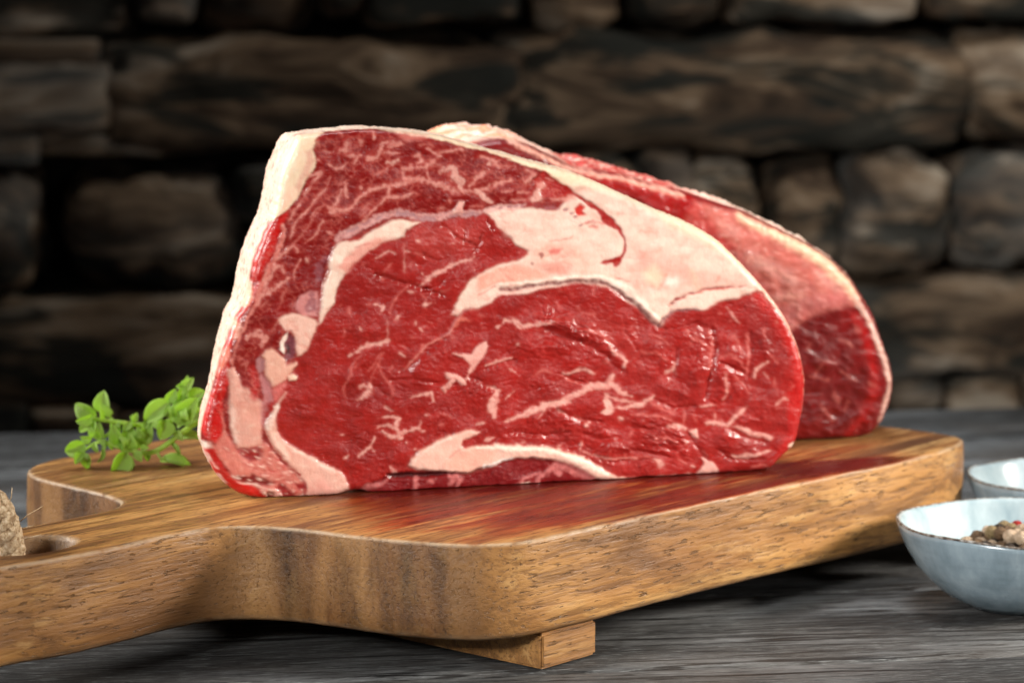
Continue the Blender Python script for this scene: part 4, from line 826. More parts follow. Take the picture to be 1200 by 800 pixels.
    r = 1 - np.abs(fbm(c.WX / 26, c.WY / 17, 77, 3)) * 2.2
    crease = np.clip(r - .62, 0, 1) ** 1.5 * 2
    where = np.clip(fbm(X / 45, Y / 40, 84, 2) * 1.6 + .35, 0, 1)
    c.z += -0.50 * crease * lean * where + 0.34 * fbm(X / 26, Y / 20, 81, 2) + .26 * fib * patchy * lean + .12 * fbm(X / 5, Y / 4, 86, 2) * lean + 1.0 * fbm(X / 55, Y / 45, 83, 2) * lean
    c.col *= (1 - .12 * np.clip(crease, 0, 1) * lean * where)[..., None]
    def ridge(tile, w, h, *p):
        if h < 0: w = w * 1.5 + .6
        S, m = c.stroke(T(tile, *p), w, w * .75); c.z[S] += h * m * (.95 if h < 0 else 1.5); c.col[S] *= (1 + .06 * h * m)[..., None] if h < 0 else 1.0
    ridge('B5', 16, 1.1, (480, 90), (620, 150), (740, 190)); ridge('B5', 3, -1.2, (490, 170), (600, 235), (760, 270)); ridge('B5', 14, .9, (780, 220), (860, 250), (950, 330)); ridge('B5', 2.6, -.9, (770, 280), (880, 340), (970, 390)); ridge('B5', 3, -.9, (970, 400), (1030, 480), (1080, 500)); ridge('B5', 10, .6, (1020, 420), (1060, 450))
    ridge('A6', 2.5, -1.2, (280, 470), (400, 520), (620, 580), (800, 640)); ridge('A6', 2, -.9, (640, 320), (760, 370)); ridge('A6', 2, -.9, (800, 100), (900, 190), (1050, 260)); ridge('A6', 1.6, -1, (975, 120), (968, 210)); ridge('A6', 1.6, -1, (1060, 310), (1100, 170)); ridge('A6', 1.6, -1.2, (1150, 60), (1180, 130))
    ridge('B7', 2.4, -1.2, (520, 200), (535, 330), (520, 420), (490, 560), (480, 630)); ridge('B7', 10, .7, (560, 470), (580, 560), (560, 620)); ridge('B7', 14, .8, (430, 330), (420, 440), (400, 500)); ridge('B7', 2.4, -.9, (290, 320), (280, 430), (250, 500)); ridge('B7', 10, .6, (160, 330), (220, 380)); ridge('B7', 2, -1, (280, 20), (180, 180))
    ridge('B5', 9, .7, (520, 110), (600, 150)); ridge('B5', 9, .8, (640, 170), (720, 210)); ridge('B5', 2.2, -.8, (600, 150), (640, 210)); ridge('B5', 2.2, -.8, (745, 160), (765, 230)); ridge('B5', 18, .8, (300, 330), (600, 300)); ridge('B5', 3, -.6, (380, 300), (480, 260), (620, 290)); ridge('B5', 14, .6, (640, 420), (840, 400)); ridge('B5', 2, -.8, (640, 545), (760, 590), (920, 600)); ridge('B5', 2, -.7, (0, 480), (120, 440), (220, 420)); ridge('B5', 12, .6, (1080, 100), (1130, 300)); ridge('B5', 2, -.6, (1060, 60), (1090, 200), (1180, 340))
    ridge('B3', 2.4, -.9, (480, 500), (600, 395), (720, 315), (800, 255)); ridge('B3', 16, .6, (600, 520), (760, 400), (900, 300)); ridge('B3', 2, -.7, (400, 580), (560, 560), (760, 590)); ridge('B3', 14, .5, (100, 560), (180, 420)); ridge('B3', 2, -.6, (240, 600), (300, 640), (390, 720)); ridge('B3', 2, -.7, (1000, 540), (1100, 580), (1200, 640)); ridge('B3', 14, .6, (1020, 640), (1120, 690))
    ridge('B6', 2.2, -.8, (540, 70), (700, 130), (900, 170)); ridge('B6', 16, .6, (420, 160), (620, 140)); ridge('B6', 2, -.7, (140, 250), (300, 240), (480, 270), (640, 240)); ridge('B6', 12, .5, (800, 230), (920, 260)); ridge('B6', 2, -.7, (760, 250), (900, 300), (1040, 290)); ridge('B6', 10, .6, (960, 350), (1100, 370)); ridge('B6', 2, -.7, (840, 420), (960, 470), (1100, 470))
    ridge('B7', 12, .7, (330, 240), (440, 240)); ridge('B7', 2, -.8, (180, 190), (300, 190), (420, 160), (480, 190)); ridge('B7', 12, .6, (640, 320), (700, 400)); ridge('B7', 2, -.8, (560, 400), (640, 440), (730, 480)); ridge('B7', 2, -.7, (755, 220), (765, 380), (750, 500)); ridge('B7', 2, -.7, (620, 500), (640, 600), (600, 660)); ridge('B7', 12, .6, (830, 260), (860, 340)); ridge('B7', 12, .6, (680, 600), (800, 640)); ridge('B7', 2, -.8, (140, 640), (260, 690), (400, 690)); ridge('B7', 10, .6, (200, 560), (320, 600))
    ridge('B8', 2, -.8, (380, 330), (440, 440), (480, 470)); ridge('B8', 2.4, -.8, (620, 280), (700, 330), (860, 370)); ridge('B8', 2, -.7, (560, 420), (640, 480), (840, 480)); ridge('B8', 10, .6, (700, 240), (820, 220)); ridge('B8', 2, -.7, (0, 420), (120, 440), (240, 470)); ridge('B8', 2, -.8, (0, 270), (100, 290), (220, 270)); ridge('B8', 2, -.7, (180, 390), (260, 420), (360, 400))
    ridge('A6', 14, .5, (560, 200), (640, 280)); ridge('A6', 2, -.6, (500, 280), (560, 380), (620, 420)); ridge('A6', 14, .5, (820, 480), (900, 560)); ridge('A6', 2, -.6, (640, 600), (760, 560), (880, 420)); ridge('A6', 14, .5, (200, 560), (360, 600))
    for cx, cy, w in [(60, 300, 14), (150, 330, 12), (100, 400, 14), (200, 400, 12), (270, 350, 12), (60, 230, 12), (170, 260, 12), (260, 310, 10), (320, 420, 12), (600, 330, 20), (740, 410, 16)]:
        ridge('B8', w, .7, (cx, cy), (cx + 30, cy + 10))
    return c
# ---------------------------------------------------------------------------
# the two steaks
# ---------------------------------------------------------------------------
def meat_material():
    s = NT('raw_beef'); pig = s.attr('pigment'); fat = s.attr('fatness', 'Fac'); c = s.coord()
    n1 = s.noise(c, 900, 4, .6); n2 = s.noise(s.coord((1, 1, .45), rot=(.2, .3, .9)), 520, 4, .65); n3 = s.noise(c, 240, 3, .55)
    col = s.mix(s.maprange(n2, .35, .65, .0, .30), pig, s.mix(.6, pig, (.80, .50, .45), 'MULTIPLY'))
    h = s.math('ADD', s.math('MULTIPLY', n1, .16), s.math('ADD', s.math('MULTIPLY', n2, .40), s.math('MULTIPLY', n3, .9)))
    nb = s.bump(h, .46, .0010)
    rough = s.math('ADD', s.math('MULTIPLY', fat, .10), s.maprange(n3, .35, .65, .30, .46))
    return s.set(color=col, rough=rough, normal=nb, sss=.12, sscale=.0035, srad=(1.0, .28, .2), spec=.36, coat=.14, coatr=.10, coatn=nb)
MAT_MEAT = meat_material()
PARTS = ['eye_muscle', 'cap_muscle', 'fat_rim', 'fat_seam', 'lower_muscle', 'marbling']

def build_steak(root, canvas, outline, P0, yaw, centre, thick, M, side_colour, taper, round_px=11, bulge=.0006, seed=0, sides=36, amp=.0005):
    """Square grid drawn out to the traced outline for the cut face, then rings round the side and a closed back."""
    org = np.array(root.location); N = 8 * M
    n = np.array([math.sin(yaw), -math.cos(yaw), 0.0]); e = np.array([math.cos(yaw), math.sin(yaw), 0.0]); up = np.array([0, 0, 1.0])
    O = closed_curve(outline, N, 2)
    ctr = np.array(centre, float); d = O - ctr; d /= np.linalg.norm(d, axis=1)[:, None]
    O = O + d * (.7 * fbm(O[:, 0] / 9 + seed, O[:, 1] / 9, 61, 3))[:, None]
    ang = np.arctan2(O[:, 1] - ctr[1], O[:, 0] - ctr[0])
    if np.sum(O[:, 0] * np.roll(O[:, 1], -1) - np.roll(O[:, 0], -1) * O[:, 1]) < 0: O = O[::-1]; ang = ang[::-1]
    k0 = int(np.argmin(np.abs(np.angle(np.exp(1j * (ang + 3 * math.pi / 4)))))); O = np.roll(O, -k0, 0)       # start at the upper left corner of the grid
    I, J = np.meshgrid(np.arange(-M, M + 1), np.arange(-M, M + 1)); rho = np.maximum(np.abs(I), np.abs(J)); rr = np.maximum(rho, 1)
    u = np.zeros(I.shape)
    top = (J == -rho); rgt = (I == rho) & ~top; bot = (J == rho) & ~rgt & ~top; lft = ~(top | rgt | bot)
    u[top] = ((I + rho) / (8 * rr))[top]; u[rgt] = ((2 * rr + J + rho) / (8 * rr))[rgt]; u[bot] = ((4 * rr + rho - I) / (8 * rr))[bot]; u[lft] = ((6 * rr + rho - J) / (8 * rr))[lft]
    q = (u * N) % N; i0 = q.astype(int) % N; fr = q - np.floor(q); i1 = (i0 + 1) % N
    Ou = O[i0] * (1 - fr)[..., None] + O[i1] * fr[..., None]; f = rho / M
    PX = ctr[0] + f * (Ou[..., 0] - ctr[0]); PY = ctr[1] + f * (Ou[..., 1] - ctr[1])
    Wd = on_plane(PX, PY, P0, n)
    zr = canvas.sample(canvas.z, PX, PY); pig = canvas.sample(canvas.col, PX, PY); fat = canvas.sample(canvas.fat, PX, PY); lab = canvas.sample_lab(PX, PY)
    tang = np.roll(O, -1, 0) - np.roll(O, 1, 0); tang /= np.linalg.norm(tang, axis=1)[:, None]; on = np.stack([tang[:, 1], -tang[:, 0]], 1)
    dd = O - ctr; hgt = np.abs(np.sum(dd * on, 1)); hgt = np.convolve(np.r_[hgt[-20:], hgt, hgt[:20]], np.ones(41) / 41, 'valid')
    dist = (1 - f) * hgt[i0]
    qq = np.clip(1 - dist / round_px, 0, 1); K3 = .00033 * .9
    drop = round_px * (1 - np.sqrt(np.clip(1 - qq * qq, 0, 1))) * K3
    face = Wd + n * (zr * .00105 * (1 - qq ** 3) - drop)[..., None]
    # boundary loop of the grid, in order
    S_ = 2 * M + 1; gi = np.arange(S_ * S_).reshape(S_, S_)
    loop = np.r_[gi[0, :-1], gi[:-1, -1], gi[-1, :0:-1], gi[:0:-1, 0]]
    base = Wd.reshape(-1, 3)[loop]; LX, LY = PX.ravel()[loop], PY.ravel()[loop]
    out3 = on[:, 0, None] * e[None] - on[:, 1, None] * up[None]
    if np.mean(np.sum((base - base.mean(0)) * out3, 1)) < 0: out3 = -out3
    r0 = round_px * K3; rings = []; rcol = []; rfat = []
    for t in np.linspace(0, 1, sides + 1)[1:]:
        dep = r0 + (thick - r0) * t
        prof = bulge * math.sin(math.pi * min(1, t * .9 + .05)) ** .8 - (.006 * ((t - .86) / .14) ** 2 if t > .86 else 0)
        prof = prof - taper(LX, LY) * t ** 1.5
        nz = amp * (1.4 * fbm(base[:, 0] * 140 + dep * 60, base[:, 2] * 140 + dep * 150, 90 + seed, 3) ) * min(1, t * 5) + .00022 * fbm(base[:, 0] * 600, base[:, 2] * 600 + dep * 600, 95 + seed, 2)
        rings.append(base - n * dep + out3 * (prof + nz)[:, None])
        c_, f_ = side_colour(LX, LY, dep, seed); rcol.append(c_); rfat.append(f_)
    back = rings[-1]; bc = back.mean(0)
    for t in (.75, .5, .25, .02):
        rings.append(bc + (back - bc) * t - n * .0015 * (1 - t)); c_, f_ = side_colour(LX, LY, thick, seed); rcol.append(c_); rfat.append(f_)
    rcol = np.array(rcol); rim_c = pig.reshape(-1, 3)[loop]
    for k, w in ((0, .65), (1, .35), (2, .12)): rcol[k] = rcol[k] * (1 - w) + rim_c * w
    rings = np.array(rings); NF = S_ * S_
    V = np.concatenate([face.reshape(-1, 3), rings.reshape(-1, 3)], 0)
    V[:, 2] = np.maximum(V[:, 2], ZT + .0004 + .0004 * np.maximum(0, fbm(V[:, 0] * 200, V[:, 1] * 200, 12, 2)))
    PG = np.concatenate([pig.reshape(-1, 3), rcol.reshape(-1, 3)], 0); FG = np.concatenate([fat.ravel(), np.array(rfat).ravel()])
    a = gi[:-1, :-1]; fq = np.stack([a, gi[1:, :-1], gi[1:, 1:], gi[:-1, 1:]], -1)
    L2 = lab[:-1, :-1].copy()
    for _ in range(2):
        st = np.stack([L2, np.roll(L2, 1, 1), np.roll(L2, -1, 1), np.vstack([L2[:1], L2[:-1]]), np.vstack([L2[1:], L2[-1:]])])
        cnt = np.stack([(st == k).sum(0) for k in range(6)]); L2 = np.where(cnt.max(0) >= 3, cnt.argmax(0), L2)
    rid = [loop] + [NF + k * N + np.arange(N) for k in range(len(rings))]
    sq = np.concatenate([np.stack([r_, np.roll(r_, -1), np.roll(r2, -1), r2], -1) for r_, r2 in zip(rid[:-1], rid[1:])])
    fq = fq.reshape(-1, 4)
    def fnorm(Q): return np.cross(V[Q[:, 2]] - V[Q[:, 0]], V[Q[:, 3]] - V[Q[:, 1]])
    if fnorm(fq).sum(0) @ n < 0: fq = fq[:, ::-1]
    g = sq[: N * sides]
    if np.sum(fnorm(g) * np.tile(out3, (sides, 1))) < 0: sq = sq[:, ::-1]
    quads = np.concatenate([fq, sq]); fl = np.concatenate([L2.ravel(), np.full(len(sq), RIM)])
    fn = fnorm(quads); VN = np.zeros_like(V)
    for k in range(4):
        for ax in range(3): VN[:, ax] += np.bincount(quads[:, k], fn[:, ax], len(V))
    VN /= np.linalg.norm(VN, axis=1)[:, None] + 1e-15
    for k in range(6):
        sel = quads[fl == k]
        if len(sel) == 0: continue
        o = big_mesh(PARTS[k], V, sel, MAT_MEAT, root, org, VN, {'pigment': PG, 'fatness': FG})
        if k == MARB: o['kind'] = 'stuff'

def side_one(x, y, dep, seed):
    """Outer fat: creamy white with small red flecks, redder low on the left."""
    col = np.tile(lin(226, 202, 182), (len(x), 1))
    a = fbm(x / 9 + dep * 900, y / 9 - dep * 500, 120, 3); b = fbm(x / 30 + dep * 200, y / 30, 121, 2)
    k = sstep(-.02, .42, a) * sstep(-.35, .2, b) * .60
    k = np.maximum(k, sstep(535, 570, y) * sstep(420, 300, x) * .85)
    k = np.maximum(k, sstep(-.1, .3, a) * sstep(440, 520, y) * sstep(860, 930, x) * .8)
    col = col + (lin(196, 70, 60) - col) * k[:, None]
    warm = sstep(420, 900, x) * .5
    col = col + (lin(228, 198, 152) - col) * warm[:, None]
    return col, 1 - k

Y1 = math.atan2(P_B[1] - P_A[1], P_B[0] - P_A[0])
ctr1 = (P_A + P_B) / 2
steak1 = tag(empty('beef_steak', (ctr1[0], ctr1[1], ZT)), 'thick raw marbled rib steak standing in front, its whole cut face showing', 'raw steak', 'raw steaks standing on the cutting board')
build_steak(steak1, paint_steak_one(), FACE1, P_A, Y1, (600, 400), .044, 200, side_one, lambda x, y: sstep(600, 330, x) * (.0026 + .0058 * sstep(330, 500, y)), seed=1)

# --- the steak behind
FACE2 = [(x + (9 if x > 860 else 0), y - (6 if y < 400 else 0)) for x, y in [(560, 175), (590, 170), (620, 176), (640, 186), (660, 196), (680, 206), (700, 207), (730, 212), (770, 224), (800, 231), (830, 241), (867, 255), (910, 277), (940, 292), (967, 309), (990, 331), (1003, 351), (1018, 376), (1030, 405), (1039, 430), (1041, 455), (1037, 475), (1028, 495), (1013, 511), (990, 515), (950, 517), (880, 519), (780, 524), (640, 531), (480, 540), (420, 540), (400, 500), (405, 420), (430, 330), (470, 250), (510, 195)]]
def paint_steak_two():
    c = Canvas(385, 150, 1060, 560, 1.2, seed=20)
    X, Y = c.X, c.Y
    c.col[:] = lin(116, 14, 14)
    c.col *= (1 + .2 * fbm(X / 40, Y / 40, 25, 3))[..., None]
    c.paint(c.poly([(560, 160), (700, 200), (760, 220), (800, 245), (860, 300), (900, 350), (880, 420), (500, 420), (420, 400)], 8), lin(112, 14, 14), lab=CAP)
    fatp = [(812, 236), (867, 250), (910, 270), (970, 305), (995, 330), (1010, 352), (998, 358), (975, 361), (952, 369), (930, 384), (905, 398), (870, 380), (862, 330), (835, 290), (800, 262)]
    c.paint(c.poly(fatp, 5), lin(190, 102, 92), 1, .4, lab=SEAM)
    c.paint(c.poly([(830, 270), (870, 300), (930, 372), (905, 396), (870, 370), (850, 320)], 12), lin(172, 76, 74), a=.8)
    c.paint(c.poly([(935, 350), (985, 340), (1005, 352), (950, 368), (920, 388), (900, 380)], 8), lin(186, 100, 98), a=.8)
    for p, w in [([(846, 262), (862, 272)], 7), ([(880, 300), (930, 330)], 12), ([(900, 350), (940, 345)], 8), ([(960, 322), (985, 340)], 9), ([(815, 252), (823, 256)], 5)]:
        c.paint(c.stroke(p, w, 6), lin(214, 156, 146), 1, .2, a=.7)
    for p, w in [([(870, 305), (885, 335)], 3), ([(910, 318), (920, 345)], 3), ([(940, 316), (955, 340)], 3), ([(975, 322), (990, 345)], 3)]:
        c.paint(c.stroke(p, w, 3), lin(160, 56, 56), a=.5)
    c.paint(c.poly([(680, 200), (760, 214), (812, 232), (836, 262), (860, 292), (842, 300), (800, 262), (740, 230), (690, 215)], 6), lin(170, 12, 12), 0, a=.7, lab=CAP)
    # rim
    c.paint(c.stroke([(867, 254), (910, 276), (940, 291), (967, 309), (990, 331), (1003, 351)], [7, 10, 13, 13, 11, 8], 5), lin(230, 198, 164), 1, .2, lab=RIM)
    c.paint(c.stroke([(600, 165), (650, 190), (690, 204), (730, 210), (800, 229)], 5, 3), lin(228, 170, 150), 1, lab=RIM)
    c.paint(c.stroke([(1003, 372), (1016, 400), (1024, 430), (1024, 460), (1012, 490), (995, 508)], [9, 10, 11, 11, 10, 7], 5), lin(170, 16, 14), a=.85)
    c.paint(c.stroke([(1001, 348), (1018, 374), (1031, 404), (1041, 430), (1042, 455), (1038, 476), (1030, 493)], [6, 6, 6, 6, 6, 5, 3], 2.5), lin(226, 186, 170), 1, .1, lab=RIM)
    F = lin(176, 86, 80)
    for p, w in [([(983, 398), (1000, 405)], 4), ([(1002, 383), (1006, 388)], 6), ([(955, 440), (965, 425)], 2.5), ([(948, 441), (970, 444)], 3), ([(985, 436), (1003, 446)], 4), ([(963, 475), (975, 492)], 4), ([(978, 463), (984, 470)], 6), ([(1018, 449), (1024, 452)], 4), ([(945, 410), (950, 402)], 2), ([(990, 480), (996, 470)], 3), ([(957, 420), (980, 425)], 2)]:
        c.paint(c.stroke(p, w, 1.6), F, .8, .15, a=.75, lab=MARB)
    q = np.clip(fbm(c.WX / 16, c.WY / 12, 28, 4) * 2, -1, 1); c.col *= (1 + .14 * q)[..., None]; q2 = np.clip(fbm(c.WX / 10, c.WY / 5, 29, 3) * 2 - .45, 0, 1) * c.fat; c.col += (lin(224, 170, 156) - c.col) * (q2 * .7)[..., None]
    c.z += .6 * fbm(X / 14, Y / 12, 82, 3) + .8 * fbm(X / 50, Y / 40, 83, 2)
    return c
def side_two(x, y, dep, seed):
    col = np.tile(lin(226, 186, 168), (len(x), 1))
    col = col + (lin(236, 206, 186) - col) * sstep(850, 900, x)[:, None]
    a = fbm(x / 12 + dep * 700, y / 12 - dep * 400, 140, 3); b = fbm(x / 34 + dep * 150, y / 34, 141, 2)
    red = sstep(645, 680, x) * sstep(845, 790, x) * sstep(.55, -.1, a * .9)
    red = np.maximum(red, sstep(.1, .5, a) * sstep(-.2, .3, b) * .45)
    col = col + (lin(184, 36, 32) - col) * (red * .9)[:, None]
    org = sstep(520, 560, x) * sstep(640, 590, x) * sstep(-.35, .2, b) * .9
    col = col + (lin(226, 146, 108) - col) * org[:, None]
    return col, 1 - red
P2 = on_z(1013, 513, ZT); Y2 = Y1 + R(1.0)
steak2 = tag(empty('beef_steak', (P2[0] - .11, P2[1] - .02, ZT)), 'thick raw rib steak standing behind, mostly hidden, only its right end and top showing', 'raw steak', 'raw steaks standing on the cutting board')
build_steak(steak2, paint_steak_two(), FACE2, P2, Y2, (740, 390), .062, 120, side_two, lambda x, y: 0 * x - .003 * sstep(860, 700, x), round_px=13, bulge=.002, seed=2, amp=.0019)
# ---------------------------------------------------------------------------
# herb sprig: stems and leaves
# ---------------------------------------------------------------------------
def leaf_material(name, dark, light):
    s = NT(name); c = s.coord(); n = s.noise(c, 260, 3, .55); v = s.attr('vein', 'Fac')
    info = s.add('ShaderNodeObjectInfo')
    col = s.mix(s.maprange(n, .35, .65), dark, light)
    col = s.mix(s.math('MULTIPLY', info.outputs['Random'], .75), col, (.56, .76, .26))
    col = s.mix(s.math('MULTIPLY', v, .55), col, (.50, .62, .22))
    s.set(color=col, rough=.34, normal=s.bump(s.math('ADD', n, s.math('MULTIPLY', v, -.8)), .5, .0008), spec=.45)
    tr = s.add('ShaderNodeBsdfTranslucent'); s.link(s.mix(.5, col, (.66, .88, .12)), tr.inputs['Color'])
    mx = s.add('ShaderNodeMixShader'); mx.inputs[0].default_value = .58
    s.link(s.b.outputs[0], mx.inputs[1]); s.link(tr.outputs[0], mx.inputs[2]); s.link(mx.outputs[0], s.out.inputs['Surface'])
    return s.m
MAT_LEAF = leaf_material('herb_leaf', (.30, .56, .035), (.62, .84, .24))
MAT_STEM = leaf_material('herb_stem', (.36, .56, .04), (.55, .72, .16))

def leaf_mesh(name, cup, fold, wide, thick=.0003):
    """Unit-length leaf along +x with midrib crease, cupped; a thin closed shell."""
    nl, nw = 12, 4; V = []; A = []; Fc = []
    for side in (0, 1):
        for i in range(nl + 1):
            t = i / nl
            hw = wide * .5 * (math.sin(math.pi * min(1, t ** .80)) ** .62 if 0 < t < 1 else 0.0) + (.018 if t < .04 else 0)
            for j in range(-nw, nw + 1):
                u = j / nw
                z = fold * abs(u) ** 1.1 * hw * 2 - cup * (t - .5) ** 2 - (.03 * math.sin(abs(u) * 9 - t * 16) * hw if abs(u) > .1 else .02 * hw)
                V.append((t, u * hw, z - side * .006)); A.append(max(0, 1 - abs(u) * nw * .9) if side == 0 else .3)
    n1 = (nl + 1) * (2 * nw + 1); w = 2 * nw + 1
    for i in range(nl):
        for j in range(w - 1):
            a = i * w + j; Fc.append((a, a + w, a + w + 1, a + 1)); b = a + n1; Fc.append((b, b + 1, b + w + 1, b + w))
    rim = [i * w for i in range(nl + 1)] ; rim2 = [i * w + w - 1 for i in range(nl + 1)]
    for r in (rim, rim2):
        for p, q in zip(r[:-1], r[1:]): Fc.append((p, q, q + n1, p + n1) if r is rim2 else (q, p, p + n1, q + n1))
    me = bpy.data.meshes.new(name); me.from_pydata(V, [], Fc); me.update()
    me.polygons.foreach_set('use_smooth', [True] * len(me.polygons))
    at = me.attributes.new('vein', 'FLOAT', 'POINT'); at.data.foreach_set('value', A)
    me.materials.append(MAT_LEAF)
    return me
LEAVES = [leaf_mesh('leaf', .6, .28, .80), leaf_mesh('leaf', .9, .22, .70), leaf_mesh('leaf', .35, .38, .86)]
HD = 1.163
def sprig():
    b = at_depth(232, 505, HD)
    root = tag(empty('herb_sprig', (b[0], b[1], ZT)), 'fresh bright green herb sprig with small oval leaves lying left of the front steak', 'herb')
    org = np.array([b[0], b[1], ZT])
    def P(x, y, d=0): return at_depth(x, y, HD + d)
    stems = [([P(258, 470, .012), P(232, 480, .008), P(210, 489, .004), P(190, 495.5), P(165, 497.5, -.002), P(140, 494.5, -.003), P(122, 492, -.004), P(104, 490, -.004)], .00125),
             ([P(262, 478, .0), P(236, 492, -.002), P(215, 505, -.004), P(196, 520, -.006), P(178, 530, -.007), P(158, 529, -.008), P(138, 523, -.009), P(120, 516, -.009), P(106, 508, -.009)], .00125),
             ([P(120, 516, -.009), P(108, 521, -.009), P(98, 528, -.009)], .0008), ([P(200, 490, .002), P(208, 475, .003), P(214, 462, .004), P(218, 452, .004)], .0011), ([P(184, 529, -.007), P(188, 536, -.007), P(196, 540, -.006)], .0007), ([P(126, 518, -.009), P(122, 526, -.009), P(119, 532, -.009)], .0006), ([P(150, 527, -.008), P(146, 533, -.009), P(142, 538, -.010)], .0007),
             ([P(134, 494, -.003), P(127, 486, -.003), P(122, 478, -.003)], .0007), ([P(152, 497, -.003), P(156, 492, -.003), P(158, 487, -.003)], .0006), ([P(122, 512, -.009), P(130, 505, -.006), P(134, 497, -.004)], .0007)]
    for pts, r in stems:
        sp = smooth_path(pts, 26); V, Fc = tube(sp, [r * (1 - .35 * i / 25) for i in range(26)], 8)
        mesh_obj('stem', V, Fc, MAT_STEM, root, origin=org)
    # base x, base y, tip x, tip y, width factor, roll, lean towards camera, shape, depth
    LV = [(120, 484, 121, 458, 1.05, .25, .1, 0, -.003), (124, 490, 118, 474, 1.1, -.3, .5, 2, -.006), (112, 489, 87, 474, 1.0, .3, .0, 0, -.003), (112, 492, 92, 505, 1.0, -.3, .2, 1, -.004), (108, 488, 89, 494, 1.0, .5, .5, 2, -.008), (118, 514, 116, 495, .8, .2, .2, 0, -.010),
          (100, 520, 76, 530, 1.1, .2, .1, 2, -.010), (96, 530, 104, 549, 1.0, .1, .2, 1, -.010), (97, 529, 88, 543, .9, -.2, .5, 0, -.013), (122, 524, 116, 543, .5, .6, .1, 1, -.010), (142, 521, 131, 498, .9, .3, .2, 0, -.010), (144, 522, 153, 497, 1.0, -.3, .1, 2, -.007), (156, 528, 152, 510, 1.2, .3, .3, 0, -.011), (163, 524, 176, 494, .9, -.2, .1, 1, -.004),
          (150, 530, 132, 559, .95, .2, .3, 2, -.012), (158, 529, 166, 540, 1.1, .1, .4, 0, -.010), (198, 470, 168, 494, .85, -.1, .1, 0, -.004), (196, 492, 188, 515, 1.2, .2, .4, 2, -.006), (206, 495, 210, 466, .8, .9, .0, 1, -.001), (212, 496, 230, 466, .95, .2, .2, 2, -.003), (214, 458, 226, 443, .95, .2, .2, 0, .003), (205, 474, 217, 452, .9, -.5, .2, 1, .003),
          (206, 497, 238, 488, 1.1, .8, -.1, 0, .004), (207, 510, 240, 512, .6, .4, -.2, 1, .002), (188, 535, 228, 547, .55, .5, .0, 1, -.004), (200, 517, 212, 535, .4, .3, .1, 0, -.004), (222, 468, 240, 458, 1.1, .2, .1, 2, .006), (157, 491, 155, 485, 1.0, .2, .1, 0, -.003), (160, 494, 152, 488, .8, .4, .2, 1, -.003), (196, 470, 206, 456, 1.0, -.2, .2, 2, .0), (164, 527, 174, 524, 1.0, .5, .4, 0, -.012),
          (112, 512, 104, 500, 1.0, .2, .3, 1, -.010), (108, 514, 94, 512, 1.0, .5, .4, 2, -.012), (110, 518, 114, 530, .8, -.3, .3, 0, -.011), (214, 452, 206, 453, 1.1, .2, .2, 0, .002), (218, 447, 220, 440, .8, .2, .2, 1, .003), (200, 488, 196, 476, 1.0, .5, .3, 2, -.006), (205, 505, 214, 516, .9, .1, .3, 2, -.007), (232, 478, 244, 470, 1.1, .2, .2, 0, .004), (150, 524, 142, 512, .9, -.4, .4, 1, -.013), (170, 512, 160, 500, .8, .4, .3, 2, -.008)]
    rnd = random.Random(5)
    for (x0, y0, x1, y1, n_) in ((128, 494, 196, 494, 7), (108, 510, 180, 530, 8), (200, 488, 224, 470, 6)):
        for i in range(n_):                                      # young small leaves along the stems
            f = (i + rnd.random() * .7) / n_; bx, by = x0 + (x1 - x0) * f, y0 + (y1 - y0) * f; an = rnd.choice((-1, 1)) * rnd.uniform(.7, 1.9); L = rnd.uniform(9, 16)
            LV.append((bx, by, bx + L * math.cos(an) * rnd.choice((-1, 1)), by + L * math.sin(an), rnd.uniform(.7, 1.1), rnd.uniform(-.7, .7), rnd.uniform(0, .6), rnd.randrange(3), rnd.uniform(-.012, .002)))
    for k, (bx, by, tx, ty, wf, roll, lean, sh, dd) in enumerate(LV):
        a = at_depth(bx, by, HD + dd); L0 = math.hypot(tx - bx, ty - by) * .00035
        t = at_depth(tx, ty, HD + dd - lean * L0)
        X = Vector(t - a); L = X.length; X.normalize()
        view = (Vector((0, 0, CAM_H)) - Vector(a)).normalized()
        Z = (view - X * view.dot(X)).normalized(); Y = Z.cross(X)
        Z2 = Z * math.cos(roll) + Y * math.sin(roll); Y2 = Z2.cross(X)
        o = bpy.data.objects.new('leaf', LEAVES[sh]); COL.objects.link(o); o.parent = root
        m = Matrix((X, Y2, Z2)).transposed().to_4x4(); S = Matrix.Diagonal((L, L * wf * .92, L * 1.2, 1))
        o.matrix_local = Matrix.Translation(Vector(a - org)) @ m @ S
sprig()

# ---------------------------------------------------------------------------
# bowls
# ---------------------------------------------------------------------------
def glaze_material():
    s = NT('grey_blue_glaze'); c = s.coord(); ins = s.attr('inside', 'Fac'); hgt = s.attr('heightf', 'Fac')
    n1 = s.noise(s.coord((1, 1, .25)), 90, 4, .6); n2 = s.noise(c, 330, 3, .6); n3 = s.noise(s.coord((.35, .35, 3)), 60, 3, .5)
    outc = s.ramp(n1, [(.3, (.17, .24, .28)), (.5, (.25, .33, .38)), (.7, (.34, .43, .48))])
    outc = s.mix(s.maprange(n3, .55, .4, 0, .16), outc, (.06, .075, .085))
    outc = s.mix(s.maprange(n2, .64, .74, 0, .25), outc, (.05, .045, .04))
    inc = s.ramp(n1, [(.3, (.26, .35, .39)), (.6, (.42, .51, .54))])
    col = s.mix(ins, outc, inc)
    return s.set(color=col, rough=.25, normal=s.bump(n1, .12, .002), spec=.5, coat=.3, coatr=.12)
MAT_GLAZE = glaze_material()
s = NT('bare_rim_clay'); n_ = s.noise(s.coord(), 420, 3, .6)
MAT_RIM = s.set(color=s.ramp(n_, [(.35, (.040, .028, .020)), (.5, (.14, .105, .075)), (.62, (.36, .36, .34))]), rough=.5, normal=s.bump(n_, .5, .0008))
